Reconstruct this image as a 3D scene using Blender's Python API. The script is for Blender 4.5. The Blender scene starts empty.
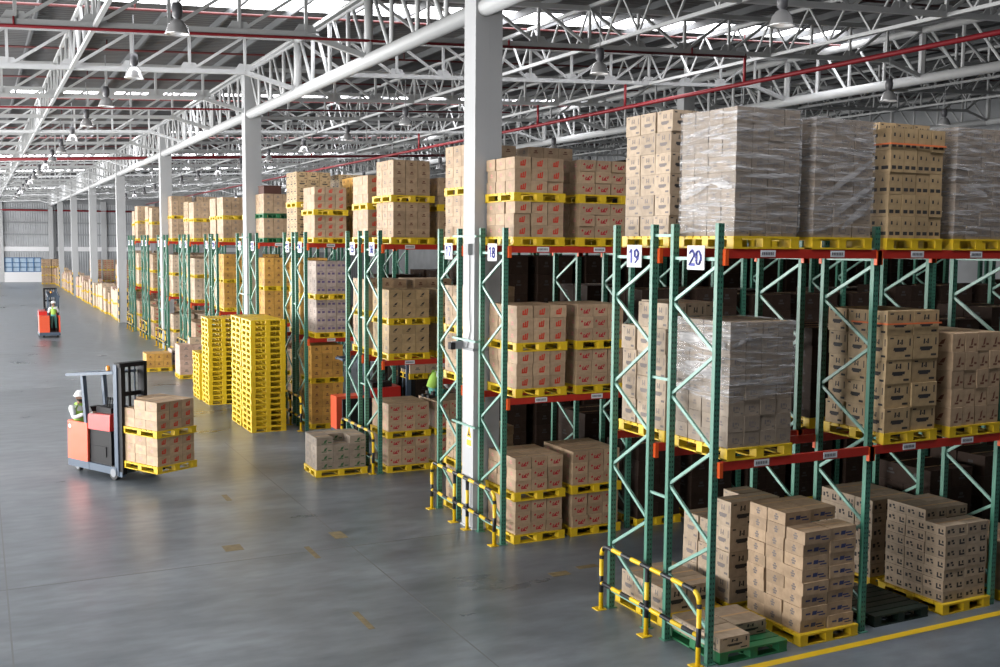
import bpy, bmesh, math, random
from mathutils import Vector, Matrix
S = bpy.context.scene
COL = S.collection
RND = random.Random(11)
PI = math.pi

# ------------------------------------------------------------------ materials
def new_mat(name):
    m = bpy.data.materials.new(name); m.use_nodes = True
    nt = m.node_tree; b = nt.nodes['Principled BSDF']
    return m, nt, b

def simple(name, col, rough=0.5, metal=0.0, noise=0.0, scale=6.0, spec=0.5):
    m, nt, b = new_mat(name)
    b.inputs['Base Color'].default_value = (*col, 1)
    b.inputs['Roughness'].default_value = rough
    b.inputs['Metallic'].default_value = metal
    b.inputs['Specular IOR Level'].default_value = spec
    if noise:
        tc = nt.nodes.new('ShaderNodeTexCoord'); n = nt.nodes.new('ShaderNodeTexNoise')
        n.inputs['Scale'].default_value = scale; n.inputs['Detail'].default_value = 4
        mx = nt.nodes.new('ShaderNodeMix'); mx.data_type = 'RGBA'
        mx.inputs['A'].default_value = (*[c * (1 - noise) for c in col], 1)
        mx.inputs['B'].default_value = (*[min(1, c * (1 + noise)) for c in col], 1)
        nt.links.new(tc.outputs['Object'], n.inputs['Vector'])
        nt.links.new(n.outputs['Fac'], mx.inputs['Factor'])
        nt.links.new(mx.outputs['Result'], b.inputs['Base Color'])
    return m

def emit(name, col, strength):
    m, nt, b = new_mat(name)
    b.inputs['Base Color'].default_value = (*col, 1)
    b.inputs['Emission Color'].default_value = (*col, 1)
    b.inputs['Emission Strength'].default_value = strength
    return m

def cardboard(name, col, island=False):
    m, nt, b = new_mat(name)
    b.inputs['Roughness'].default_value = 0.58
    b.inputs['Specular IOR Level'].default_value = 0.5 if col[0] > 0.1 else 0.08
    if island:
        src = nt.nodes.new('ShaderNodeNewGeometry').outputs['Random Per Island']
    else:
        src = nt.nodes.new('ShaderNodeObjectInfo').outputs['Random']
    tc = nt.nodes.new('ShaderNodeTexCoord')
    n = nt.nodes.new('ShaderNodeTexNoise'); n.inputs['Scale'].default_value = 9; n.inputs['Detail'].default_value = 5
    nt.links.new(tc.outputs['Object'], n.inputs['Vector'])
    r = nt.nodes.new('ShaderNodeMix'); r.data_type = 'RGBA'
    r.inputs['A'].default_value = (*[c * 0.82 for c in col], 1)
    r.inputs['B'].default_value = (*[min(1, c * 1.13) for c in col], 1)
    nt.links.new(src, r.inputs['Factor'])
    mul = nt.nodes.new('ShaderNodeMix'); mul.data_type = 'RGBA'; mul.blend_type = 'MULTIPLY'
    mul.inputs['Factor'].default_value = 0.45
    rmp = nt.nodes.new('ShaderNodeValToRGB')
    rmp.color_ramp.elements[0].position = 0.35; rmp.color_ramp.elements[0].color = (0.6, 0.58, 0.55, 1)
    rmp.color_ramp.elements[1].position = 0.62
    nt.links.new(n.outputs['Fac'], rmp.inputs['Fac'])
    nt.links.new(r.outputs['Result'], mul.inputs['A']); nt.links.new(rmp.outputs['Color'], mul.inputs['B'])
    nt.links.new(mul.outputs['Result'], b.inputs['Base Color'])
    return m

def stripes(name, axis, period, c1, c2, phase=0.0):
    m, nt, b = new_mat(name)
    b.inputs['Roughness'].default_value = 0.4
    tc = nt.nodes.new('ShaderNodeTexCoord'); sp = nt.nodes.new('ShaderNodeSeparateXYZ')
    nt.links.new(tc.outputs['Object'], sp.inputs[0])
    d = nt.nodes.new('ShaderNodeMath'); d.operation = 'MULTIPLY_ADD'
    d.inputs[1].default_value = 1 / period; d.inputs[2].default_value = phase
    nt.links.new(sp.outputs[axis], d.inputs[0])
    f = nt.nodes.new('ShaderNodeMath'); f.operation = 'FRACT'; nt.links.new(d.outputs[0], f.inputs[0])
    g = nt.nodes.new('ShaderNodeMath'); g.operation = 'GREATER_THAN'; g.inputs[1].default_value = 0.5
    nt.links.new(f.outputs[0], g.inputs[0])
    mx = nt.nodes.new('ShaderNodeMix'); mx.data_type = 'RGBA'
    mx.inputs['A'].default_value = (*c1, 1); mx.inputs['B'].default_value = (*c2, 1)
    nt.links.new(g.outputs[0], mx.inputs['Factor']); nt.links.new(mx.outputs['Result'], b.inputs['Base Color'])
    return m

M = {}
YEL = (0.80, 0.52, 0.012); BLK = (0.012, 0.012, 0.015)
M['steel_white'] = simple('painted_steel', (0.52, 0.53, 0.535), 0.45, 0, 0.06, 3)
M['steel_grey'] = simple('grey_steel', (0.30, 0.31, 0.32), 0.5)
M['purlin'] = simple('purlin_steel', (0.11, 0.115, 0.12), 0.5)
M['column'] = simple('column_paint', (0.46, 0.468, 0.478), 0.5, 0, 0.04, 2)
M['red_pipe'] = simple('red_pipe_paint', (0.27, 0.018, 0.026), 0.4)
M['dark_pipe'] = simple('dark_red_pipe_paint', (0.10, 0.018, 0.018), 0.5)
M['green'] = simple('rack_green', (0.07, 0.24, 0.165), 0.38, 0, 0.10, 5)
M['brace'] = simple('rack_brace_green', (0.22, 0.41, 0.34), 0.35)
M['beam'] = simple('beam_orange', (0.50, 0.032, 0.02), 0.4, 0, 0.12, 4)
M['beam_end'] = simple('beam_connector_orange', (0.82, 0.11, 0.02), 0.4)
M['white'] = simple('white_plate', (0.82, 0.82, 0.84), 0.5)
M['blue_ink'] = simple('blue_ink', (0.09, 0.10, 0.40), 0.6)
M['grey_ink'] = simple('grey_ink', (0.16, 0.16, 0.18), 0.6)
M['pallet'] = simple('yellow_pallet_plastic', (0.78, 0.52, 0.02), 0.42, 0, 0.10, 4)
M['pallet_green'] = simple('green_pallet_plastic', (0.02, 0.16, 0.06), 0.45, 0, 0.1, 4)
M['pallet_dark'] = simple('dark_green_pallet_plastic', (0.006, 0.018, 0.012), 0.5, 0, 0.1, 4)
M['stripe_z'] = stripes('hazard_stripes_upright', 2, 0.54, YEL, BLK)
M['stripe_y'] = stripes('hazard_stripes_rail', 1, 0.52, YEL, BLK, 0.3)
M['yellow'] = simple('yellow_paint', YEL, 0.5)
M['black'] = simple('black_metal', (0.010, 0.010, 0.012), 0.6, 0, 0, 6, 0.3)
M['rubber'] = simple('rubber', (0.03, 0.03, 0.03), 0.7)
M['orange'] = simple('truck_orange', (0.80, 0.115, 0.05), 0.35)
M['truck_red'] = simple('truck_red', (0.62, 0.03, 0.025), 0.3)
M['bluegrey'] = simple('truck_bluegrey', (0.065, 0.095, 0.14), 0.5)
M['chrome'] = simple('wheel_hub_steel', (0.22, 0.23, 0.25), 0.5, 0.3)
M['alu'] = simple('lamp_reflector', (0.75, 0.75, 0.76), 0.22, 0.6)
M['lamp_dark'] = simple('lamp_housing', (0.09, 0.09, 0.10), 0.4)
M['bulb'] = emit('lamp_bulb', (1.0, 0.97, 0.92), 9.0)
M['skylight'] = emit('skylight_panel', (0.97, 0.97, 1.0), 8.5)
M['amber'] = simple('amber_lens', (0.8, 0.3, 0.02), 0.25)
M['skin'] = simple('skin', (0.36, 0.20, 0.13), 0.6)
M['shirt'] = simple('pale_shirt', (0.72, 0.74, 0.74), 0.8)
M['vest'] = simple('lime_vest', (0.36, 0.62, 0.10), 0.8)
M['trouser'] = simple('teal_trousers', (0.10, 0.36, 0.32), 0.8)
M['helmet'] = simple('helmet_white', (0.85, 0.86, 0.88), 0.3)
M['boot'] = simple('boot', (0.02, 0.02, 0.02), 0.6)
M['hair'] = simple('dark_hair', (0.02, 0.015, 0.012), 0.7)
M['warn'] = simple('warning_yellow', (0.85, 0.5, 0.02), 0.5)
M['crate'] = simple('dark_brown_board', (0.09, 0.035, 0.025), 0.7)
M['blue_rail'] = simple('blue_frame_paint', (0.06, 0.16, 0.34), 0.5)
M['pane'] = simple('pale_blue_glazing', (0.45, 0.58, 0.72), 0.3)
# carton boards
BOARD = {
    'tan': (0.47, 0.36, 0.255), 'kraft': (0.50, 0.35, 0.222), 'gold': (0.47, 0.33, 0.175), 'dull': (0.33, 0.265, 0.205), 'umber': (0.04, 0.026, 0.02),  # last board is near black: the shade of the deep bays as colour
    'pale': (0.60, 0.46, 0.33), 'orange': (0.66, 0.36, 0.08), 'pink': (0.58, 0.40, 0.32), 'grey': (0.48, 0.39, 0.34),
}
for k, c in BOARD.items():
    M['b_' + k] = cardboard('cardboard_' + k, c)
    M['s_' + k] = cardboard('cardboard_' + k + '_mixed', c, True)
INK = {'red': (0.62, 0.045, 0.02), 'crimson': (0.45, 0.02, 0.03), 'black': (0.035, 0.03, 0.03), 'blue': (0.045, 0.055, 0.15),
       'purple': (0.13, 0.09, 0.20), 'brown': (0.16, 0.06, 0.035), 'green': (0.03, 0.10, 0.035), 'faint': (0.62, 0.28, 0.24), 'greyed': (0.20, 0.17, 0.16),
       'tape': (0.60, 0.40, 0.22), 'orange': (0.85, 0.20, 0.06)}
for k, c in INK.items():
    M['i_' + k] = simple('print_' + k, c, 0.7)

def film_mat(lo=.08, hi=.72, zs=9.0):
    m, nt, b = new_mat('stretch_film')
    out = nt.nodes['Material Output']
    tr = nt.nodes.new('ShaderNodeBsdfTransparent')
    b.inputs['Base Color'].default_value = (0.66, 0.65, 0.66, 1)
    b.inputs['Roughness'].default_value = 0.16
    mix = nt.nodes.new('ShaderNodeMixShader')
    tc = nt.nodes.new('ShaderNodeTexCoord'); mp = nt.nodes.new('ShaderNodeMapping')
    mp.inputs['Scale'].default_value = (0.9, 0.9, zs); mp.inputs['Rotation'].default_value = (0.14, 0.10, 0)
    n = nt.nodes.new('ShaderNodeTexNoise'); n.inputs['Scale'].default_value = 2.2; n.inputs['Detail'].default_value = 5; n.inputs['Distortion'].default_value = 0.6
    nt.links.new(tc.outputs['Object'], mp.inputs[0]); nt.links.new(mp.outputs[0], n.inputs['Vector'])
    rp = nt.nodes.new('ShaderNodeValToRGB')
    e = rp.color_ramp.elements
    e[0].position = 0.45; e[0].color = (lo, lo, lo, 1)
    e[1].position = 0.74; e[1].color = (hi, hi, hi, 1)
    nt.links.new(n.outputs['Fac'], rp.inputs['Fac'])
    nt.links.new(rp.outputs['Color'], mix.inputs['Fac'])
    bp = nt.nodes.new('ShaderNodeBump'); bp.inputs['Strength'].default_value = 0.7; bp.inputs['Distance'].default_value = 0.03
    nt.links.new(n.outputs['Fac'], bp.inputs['Height']); nt.links.new(bp.outputs[0], b.inputs['Normal'])
    nt.links.new(tr.outputs[0], mix.inputs[1]); nt.links.new(b.outputs[0], mix.inputs[2])
    nt.links.new(mix.outputs[0], out.inputs['Surface'])
    return m
M['film'] = film_mat()
M['fold'] = film_mat(.30, .85, 5.0)

def post_mat():
    # green upright with the two columns of punched slots
    m, nt, b = new_mat('punched_green_post')
    b.inputs['Roughness'].default_value = 0.38
    tc = nt.nodes.new('ShaderNodeTexCoord'); sp = nt.nodes.new('ShaderNodeSeparateXYZ')
    nt.links.new(tc.outputs['Object'], sp.inputs[0])
    def math_(op, a, bb=None, c=None):
        x = nt.nodes.new('ShaderNodeMath'); x.operation = op
        for i, v in enumerate((a, bb, c)):
            if v is None: continue
            if isinstance(v, (int, float)): x.inputs[i].default_value = v
            else: nt.links.new(v, x.inputs[i])
        return x.outputs[0]
    fz = math_('FRACT', math_('MULTIPLY', sp.outputs[2], 1 / 0.075))
    zin = math_('LESS_THAN', fz, 0.42)
    ax = math_('ABSOLUTE', math_('SUBTRACT', math_('ABSOLUTE', sp.outputs[0]), 0.022))
    xin = math_('LESS_THAN', ax, 0.011)
    geo = nt.nodes.new('ShaderNodeNewGeometry'); sn = nt.nodes.new('ShaderNodeSeparateXYZ')
    nt.links.new(geo.outputs['Normal'], sn.inputs[0])
    fin = math_('GREATER_THAN', math_('ABSOLUTE', sn.outputs[1]), 0.5)
    hole = math_('MULTIPLY', math_('MULTIPLY', zin, xin), fin)
    mx = nt.nodes.new('ShaderNodeMix'); mx.data_type = 'RGBA'
    mx.inputs['A'].default_value = (0.06, 0.21, 0.145, 1); mx.inputs['B'].default_value = (0.015, 0.04, 0.03, 1)
    nt.links.new(hole, mx.inputs['Factor']); nt.links.new(mx.outputs['Result'], b.inputs['Base Color'])
    return m
M['post'] = post_mat()

def floor_mat():
    m, nt, b = new_mat('polished_concrete')
    tc = nt.nodes.new('ShaderNodeTexCoord')
    mp = nt.nodes.new('ShaderNodeMapping'); mp.inputs['Scale'].default_value = (0.45, 1.0, 1)
    nt.links.new(tc.outputs['Object'], mp.inputs[0])
    n1 = nt.nodes.new('ShaderNodeTexNoise'); n1.inputs['Scale'].default_value = 0.55; n1.inputs['Detail'].default_value = 8; n1.inputs['Roughness'].default_value = 0.62
    nt.links.new(mp.outputs[0], n1.inputs['Vector'])
    n2 = nt.nodes.new('ShaderNodeTexNoise'); n2.inputs['Scale'].default_value = 3.5; n2.inputs['Detail'].default_value = 7
    nt.links.new(mp.outputs[0], n2.inputs['Vector'])
    r = nt.nodes.new('ShaderNodeValToRGB'); e = r.color_ramp.elements
    e[0].position = 0.33; e[0].color = (0.098, 0.116, 0.134, 1); e[1].position = 0.68; e[1].color = (0.212, 0.240, 0.266, 1)
    nt.links.new(n1.outputs['Fac'], r.inputs['Fac'])
    r2 = nt.nodes.new('ShaderNodeValToRGB'); e = r2.color_ramp.elements
    e[0].position = 0.35; e[0].color = (0.80, 0.80, 0.80, 1); e[1].position = 0.65; e[1].color = (1.1, 1.1, 1.1, 1)
    nt.links.new(n2.outputs['Fac'], r2.inputs['Fac'])
    mu = nt.nodes.new('ShaderNodeMix'); mu.data_type = 'RGBA'; mu.blend_type = 'MULTIPLY'; mu.inputs['Factor'].default_value = 1
    nt.links.new(r.outputs['Color'], mu.inputs['A']); nt.links.new(r2.outputs['Color'], mu.inputs['B'])
    nt.links.new(mu.outputs['Result'], b.inputs['Base Color'])
    r3 = nt.nodes.new('ShaderNodeMapRange'); r3.inputs['To Min'].default_value = 0.20; r3.inputs['To Max'].default_value = 0.42
    nt.links.new(n1.outputs['Fac'], r3.inputs['Value']); nt.links.new(r3.outputs[0], b.inputs['Roughness'])
    b.inputs['Specular IOR Level'].default_value = 0.5
    bp = nt.nodes.new('ShaderNodeBump'); bp.inputs['Strength'].default_value = 0.06; bp.inputs['Distance'].default_value = 0.02
    nt.links.new(n2.outputs['Fac'], bp.inputs['Height']); nt.links.new(bp.outputs[0], b.inputs['Normal'])
    return m
M['floor'] = floor_mat()

def ribbed(name, col, axis, period, depth=0.35, rough=0.45, metal=0.0):
    m, nt, b = new_mat(name)
    b.inputs['Roughness'].default_value = rough; b.inputs['Metallic'].default_value = metal
    tc = nt.nodes.new('ShaderNodeTexCoord'); sp = nt.nodes.new('ShaderNodeSeparateXYZ')
    nt.links.new(tc.outputs['Object'], sp.inputs[0])
    s = nt.nodes.new('ShaderNodeMath'); s.operation = 'MULTIPLY'; s.inputs[1].default_value = 2 * PI / period
    nt.links.new(sp.outputs[axis], s.inputs[0])
    c = nt.nodes.new('ShaderNodeMath'); c.operation = 'SINE'; nt.links.new(s.outputs[0], c.inputs[0])
    bp = nt.nodes.new('ShaderNodeBump'); bp.inputs['Strength'].default_value = depth; bp.inputs['Distance'].default_value = 0.05
    nt.links.new(c.outputs[0], bp.inputs['Height']); nt.links.new(bp.outputs[0], b.inputs['Normal'])
    n = nt.nodes.new('ShaderNodeTexNoise'); n.inputs['Scale'].default_value = 0.5
    mp = nt.nodes.new('ShaderNodeMapping')
    mp.inputs['Scale'].default_value = (0.15, 3.0, 1) if axis == 1 else (1, 1, 1)
    nt.links.new(tc.outputs['Object'], mp.inputs[0]); nt.links.new(mp.outputs[0], n.inputs['Vector'])
    mx = nt.nodes.new('ShaderNodeMix'); mx.data_type = 'RGBA'
    mx.inputs['A'].default_value = (*[v * 0.6 for v in col], 1); mx.inputs['B'].default_value = (*[v * 1.35 for v in col], 1)
    nt.links.new(n.outputs['Fac'], mx.inputs['Factor']); nt.links.new(mx.outputs['Result'], b.inputs['Base Color'])
    return m
M['roof'] = ribbed('roof_sheet', (0.13, 0.128, 0.13), 1, 0.30, 0.5, 0.65, 0.0)
M['wall'] = ribbed('wall_sheet', (0.42, 0.435, 0.455), 0, 0.30, 0.4, 0.6)

# ------------------------------------------------------------------ mesh builder
class MB:
    def __init__(s): s.v = []; s.f = []; s.m = []
    def add(s, pts, faces, m=0):
        b = len(s.v); s.v += [tuple(p) for p in pts]
        for f in faces: s.f.append([b + i for i in f]); s.m.append(m)
    def box(s, x0, x1, y0, y1, z0, z1, m=0):
        s.add([(x0, y0, z0), (x1, y0, z0), (x1, y1, z0), (x0, y1, z0), (x0, y0, z1), (x1, y0, z1), (x1, y1, z1), (x0, y1, z1)],
              [(0, 3, 2, 1), (4, 5, 6, 7), (0, 1, 5, 4), (1, 2, 6, 5), (2, 3, 7, 6), (3, 0, 4, 7)], m)
        return s
    def frame(s, p, q):
        p, q = Vector(p), Vector(q); d = (q - p).normalized()
        a = Vector((0, 0, 1)) if abs(d.z) < 0.95 else Vector((1, 0, 0))
        u = d.cross(a).normalized(); w = u.cross(d).normalized()
        return p, q, u, w
    def bar(s, p, q, w, h, m=0):
        p, q, u, k = s.frame(p, q)
        c = [(-w / 2, -h / 2), (w / 2, -h / 2), (w / 2, h / 2), (-w / 2, h / 2)]
        pts = [p + u * a + k * b for a, b in c] + [q + u * a + k * b for a, b in c]
        s.add(pts, [(3, 2, 1, 0), (4, 5, 6, 7), (0, 1, 5, 4), (1, 2, 6, 5), (2, 3, 7, 6), (3, 0, 4, 7)], m)
        return s
    def tube(s, p, q, r, n=8, m=0, r2=None):
        p, q, u, k = s.frame(p, q); r2 = r if r2 is None else r2
        pts = [p + (u * math.cos(2 * PI * i / n) + k * math.sin(2 * PI * i / n)) * r for i in range(n)]
        pts += [q + (u * math.cos(2 * PI * i / n) + k * math.sin(2 * PI * i / n)) * r2 for i in range(n)]
        s.add(pts, [tuple(range(n - 1, -1, -1)), tuple(range(n, 2 * n))] + [(i, (i + 1) % n, n + (i + 1) % n, n + i) for i in range(n)], m)
        return s
    def path(s, pts, r, n=8, m=0):
        P = [Vector(p) for p in pts]; rings = []
        up = None
        for i, p in enumerate(P):
            d = (P[min(i + 1, len(P) - 1)] - P[max(i - 1, 0)]).normalized()
            if up is None:
                a = Vector((1, 0, 0)) if abs(d.x) < 0.9 else Vector((0, 1, 0))
                up = (a - d * a.dot(d)).normalized()
            else: up = (up - d * up.dot(d)).normalized()
            w = d.cross(up)
            rings += [p + (up * math.cos(2 * PI * j / n) + w * math.sin(2 * PI * j / n)) * r for j in range(n)]
        F = [tuple(range(n - 1, -1, -1)), tuple(range((len(P) - 1) * n, len(P) * n))]
        for i in range(len(P) - 1):
            for j in range(n):
                F.append((i * n + j, i * n + (j + 1) % n, (i + 1) * n + (j + 1) % n, (i + 1) * n + j))
        s.add(rings, F, m); return s
    def lathe(s, prof, c=(0, 0, 0), n=16, m=0):
        pts = [(c[0] + r * math.cos(2 * PI * j / n), c[1] + r * math.sin(2 * PI * j / n), c[2] + z) for r, z in prof for j in range(n)]
        F = [(i * n + j, i * n + (j + 1) % n, (i + 1) * n + (j + 1) % n, (i + 1) * n + j) for i in range(len(prof) - 1) for j in range(n)]
        s.add(pts, F, m); return s
    def poly(s, pts, m=0): s.add(pts, [tuple(range(len(pts)))], m); return s
    def mesh(s, name, mats, smooth=False):
        me = bpy.data.meshes.new(name); me.from_pydata(s.v, [], s.f)
        for k in mats: me.materials.append(M[k] if isinstance(k, str) else k)
        me.polygons.foreach_set('material_index', s.m)
        if smooth: me.polygons.foreach_set('use_smooth', [True] * len(s.f))
        me.update(); return me
    def obj(s, name, mats, parent=None, smooth=False, loc=None):
        if isinstance(mats, str): mats = [mats]
        return link(name, s.mesh(name, mats, smooth), parent, loc)

def link(name, me, parent=None, loc=None):
    o = bpy.data.objects.new(name, me); COL.objects.link(o)
    if parent: o.parent = parent
    if loc: o.location = loc
    return o
def tag(o, label=None, cat=None, group=None, kind=None):
    if label: o['label'] = words(label)
    if cat: o['category'] = cat
    if group: o['group'] = group
    if kind: o['kind'] = kind
    return o
def thing(name, loc, label, cat, group=None, rz=0, kind=None):
    o = bpy.data.objects.new(name, None); COL.objects.link(o)
    o.location = loc; o.rotation_euler = (0, 0, rz); o.empty_display_size = 0.2
    return tag(o, label, cat, group, kind)
def part_empty(name, parent, loc=(0, 0, 0)):
    o = bpy.data.objects.new(name, None); COL.objects.link(o); o.parent = parent; o.location = loc; return o
def copy_tree(o, parent=None):
    c = o.copy(); COL.objects.link(c); c.parent = parent
    for ch in o.children: copy_tree(ch, c)
    return c
NUM = {20: 'twenty', 19: 'nineteen', 18: 'eighteen', 17: 'seventeen', 16: 'sixteen', 15: 'fifteen', 14: 'fourteen', 13: 'thirteen'}
def words(t):
    for k, v in NUM.items(): t = t.replace(' %d' % k, ' ' + v)
    return t
ORD = ['zeroth', 'first', 'second', 'third', 'fourth', 'fifth', 'sixth', 'seventh', 'eighth', 'ninth', 'tenth', 'eleventh', 'twelfth', 'thirteenth',
       'fourteenth', 'fifteenth', 'sixteenth', 'seventeenth', 'eighteenth', 'nineteenth', 'twentieth', 'twenty-first', 'twenty-second', 'twenty-third', 'twenty-fourth', 'twenty-fifth']

# ------------------------------------------------------------------ setting
COLY = [18.94 + 19.46 * k for k in range(8)]
GX = (0.1, 19.46, 38.9)
def zb(x): return 10.87 + 0.0525 * x          # bottom chord height of the roof trusses
def zr(x): return zb(x) + 1.42                # underside of the roof sheet
X0, X1, YA, YB = -26.0, 45.0, -10.0, 155.4

MB().box(X0, X1, YA, YB, -0.3, 0, 0).obj('floor', 'floor').update_tag()
FLOOR = bpy.data.objects['floor']; tag(FLOOR, kind='structure')
mb = MB(); mb.box(-0.2, 10.5, 10.77, 10.91, 0, 0.003)
mb.obj('painted_line', 'yellow', FLOOR)
M['worn_yellow'] = simple('worn_yellow_paint', (0.19, 0.145, 0.07), 0.5, 0, 0.6, 9)
for (x, y, dx, dy) in [(-2.66, 19.46, 0.26, 0.5), (-4.72, 19.45, 0.34, 0.4), (-3.45, 18.55, 0.10, 0.8), (-3.75, 14.8, 0.10, 0.8), (0.1, 15.5, 0.36, 0.22), (0.75, 15.65, 0.4, 0.16), (-4.0, 23.4, 0.12, 0.6)]:
    MB().box(x - dx / 2, x + dx / 2, y - dy / 2, y + dy / 2, 0, 0.002).obj('floor_mark', 'worn_yellow', FLOOR)
M['joint'] = simple('joint_filler', (0.12, 0.127, 0.133), 0.35)
for y in [-0.5, 18.6, 38.0, 44.3, 57.5, 77]:
    MB().box(-24, -0.3, y, y + 0.03, 0, 0.0015).obj('floor_joint', 'joint', FLOOR)
for x in (-2.68, -8.6): MB().box(x, x + 0.025, 8, 30, 0, 0.0015).obj('floor_joint', 'joint', FLOOR)

# roof sheet, purlins, skylights
mb = MB()
mb.add([(X0, YA, zr(X0)), (X1, YA, zr(X1)), (X1, YB, zr(X1)), (X0, YB, zr(X0)), (X0, YA, zr(X0) + .1), (X1, YA, zr(X1) + .1), (X1, YB, zr(X1) + .1), (X0, YB, zr(X0) + .1)],
       [(0, 3, 2, 1), (4, 5, 6, 7), (0, 1, 5, 4), (1, 2, 6, 5), (2, 3, 7, 6), (3, 0, 4, 7)])
CEIL = mb.obj('ceiling', 'roof'); tag(CEIL, kind='structure')
x = X0 + 1
while x < X1:
    MB().box(x - 0.035, x + 0.035, YA, YB, zr(x) - 0.22, zr(x) - 0.02).obj('purlin', 'purlin', CEIL)
    x += 1.6133
n = 0
for k in range(-1, 7):
    y = 28.85 + 19.46 * k; n += 1
    mb = MB(); a, b = -22.0, 20.0; w = 0.8
    mb.add([(a, y - w, zr(a) - .012), (b, y - w, zr(b) - .012), (b, y + w, zr(b) - .012), (a, y + w, zr(a) - .012),
            (a, y - w, zr(a) - .002), (b, y - w, zr(b) - .002), (b, y + w, zr(b) - .002), (a, y + w, zr(a) - .002)],
           [(0, 3, 2, 1), (4, 5, 6, 7), (0, 1, 5, 4), (1, 2, 6, 5), (2, 3, 7, 6), (3, 0, 4, 7)])
    tag(mb.obj('window_%d' % n, 'skylight'), kind='structure')

# walls
def wallbox(name, *a):
    return tag(MB().box(*a).obj(name, 'wall'), kind='structure')
WB = wallbox('wall_back', X0, X1, 155.0, 155.4, 0, 14.6)
M['wall_dim'] = simple('dark_wall_sheet', (0.012, 0.012, 0.013), 0.8, 0, 0, 6, 0.2)
wallbox('wall_right', X1, X1 + 0.3, YA, YB, 0, 15)
# wall behind the camera
tag(MB().box(X0, X1, YA - 0.3, YA, 0, 15).obj('wall_front', 'wall_dim'), kind='structure')
# loading side: piers between tall open dock doors
mb = MB(); mb.box(X0 - 0.3, X0, YA, YB, 7.6, zr(X0)); mb.box(X0 - 0.3, X0, YA, 0, 0, 7.6)
y = 0
while y < YB:
    mb.box(X0 - 0.3, X0, y, min(y + 1.0, YB), 0, 7.6); y += 6.487
tag(mb.obj('wall_left', 'wall'), kind='structure')
# details of the far wall
mb = MB()
for z in (8.0, 6.4): mb.box(X0, X1, 154.9, 155.0, z - 0.1, z + 0.1)
mb.obj('wall_girt', 'steel_grey', WB)
MB().box(X0, X1, 154.85, 155.0, 4.15, 4.75).obj('wall_ledge', 'white', WB)
MB().box(X0, X1, 154.8, 155.0, 10.6, 11.3).obj('wall_header', 'steel_grey', WB)
for i in range(9):
    xx = -19.0 + 6.5 * i
    MB().box(xx - 0.35, xx + 0.35, 154.6, 155.0, 0, 11.0).obj('wall_post', 'column', WB)
win = MB().box(-5.6, -1.1, 154.85, 154.95, 1.35, 3.25).obj('window_20', 'pane'); tag(win, kind='structure')
for i in range(6):
    xx = -5.55 + i * 0.88; MB().box(xx - 0.05, xx + 0.05, 154.72, 154.85, 0, 3.3).obj('window_bar', 'blue_rail', win)
for z in (1.4, 2.0, 2.6, 3.25): MB().box(-5.6, -1.1, 154.74, 154.84, z - 0.05, z + 0.05).obj('window_rail', 'blue_rail', win)
MB().box(-5.7, -1.0, 154.6, 154.98, 0, 1.35).obj('wall_plinth', 'white', WB)
def pipe(name, p, q, r, mat, label, cat='pipe', group=None, drops=()):
    o = thing(name, p, label, cat, group)
    P = Vector(p)
    MB().tube((0, 0, 0), Vector(q) - P, r, 8).obj('pipe_run', mat, o, True)
    for d in drops:
        a = Vector(d[0]) - P; b = Vector(d[1]) - P
        MB().tube(a, b, r * 0.7, 6).obj('hanger', mat, o, True)
    return o
pipe('wall_pipe', (-20, 154.7, 9.55), (16, 154.7, 9.75), 0.12, 'red_pipe', 'red pipe running level across the far end wall', drops=[((-20, 154.7, 9.55), (-20, 155, 9.55)), ((16, 154.7, 9.75), (16, 155, 9.75))])

# ------------------------------------------------------------------ columns
def column(x, y, label, guard=False, girder_line=0):
    o = thing('column', (x, y, 0), label, 'column', 'white columns down the hall', kind='thing')
    h = zb(x) + 1.0
    mb = MB()
    mb.box(-0.30, 0.28, -0.26, 0.26, 0, h); mb.box(0.0, 0.02, -0.262, -0.255, 0.4, h - 1.5)
    mb.obj('shaft', 'column', o)
    MB().box(-0.325, 0.36, -0.29, 0.29, 0, 0.03).obj('base_plate', 'steel_white', o)
    if guard:
        for sx in (-0.33, 0.25):
            MB().box(sx, sx + 0.06, -0.29, -0.20, 0.03, 2.4).obj('corner_guard', 'stripe_z', o)
    return o
cl = ['large white square column between racks 17 and 18', 'second white column along the aisle, behind the tall yellow pallet stacks',
      'third white column along the aisle from the camera', 'fourth white column, at the end of the racks with striped corner guards',
      'fifth white column, beside the long row of floor stacks', 'sixth white column toward the far wall',
      'seventh white column toward the far wall', 'last white column standing against the far wall']
for k, y in enumerate(COLY): column(0.20, y if k < 7 else 154.15, cl[k], k >= 3)
for k in range(1, 6): column(19.46, COLY[k], 'white column deep behind the racks, %s back on the inner line' % ORD[k])

# warning sign and junction box on the big column
o = thing('warning_sign', (-0.10, 18.86, 1.66), 'yellow triangle warning sign on white column between racks 17 and 18', 'sign')
MB().box(-0.006, 0, -0.12, 0.12, 0, 0.50).obj('backing', 'white', o)
mb = MB(); mb.add([(-0.007, -0.11, 0.2), (-0.007, 0.11, 0.2), (-0.007, 0, 0.47), (-0.012, -0.11, 0.2), (-0.012, 0.11, 0.2), (-0.012, 0, 0.47)], [(0, 1, 2), (3, 5, 4), (0, 3, 4, 1), (1, 4, 5, 2), (2, 5, 3, 0)])
tri = mb.obj('warning_triangle', 'warn', o)
mb = MB(); mb.box(-0.014, -0.0125, -0.05, 0.05, 0.235, 0.275); mb.add([(-0.0135, -0.03, 0.28), (-0.0135, 0.03, 0.28), (-0.0135, 0, 0.38)], [(0, 2, 1)]); mb.obj('pictogram', 'black', tri)
MB().box(-0.012, -0.006, -0.10, 0.10, 0.03, 0.15).obj('text_panel', 'warn', o)
o = thing('junction_box', (-0.10, 18.86, 5.52), 'small grey box with conduit high on the big white column', 'junction box')
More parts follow.
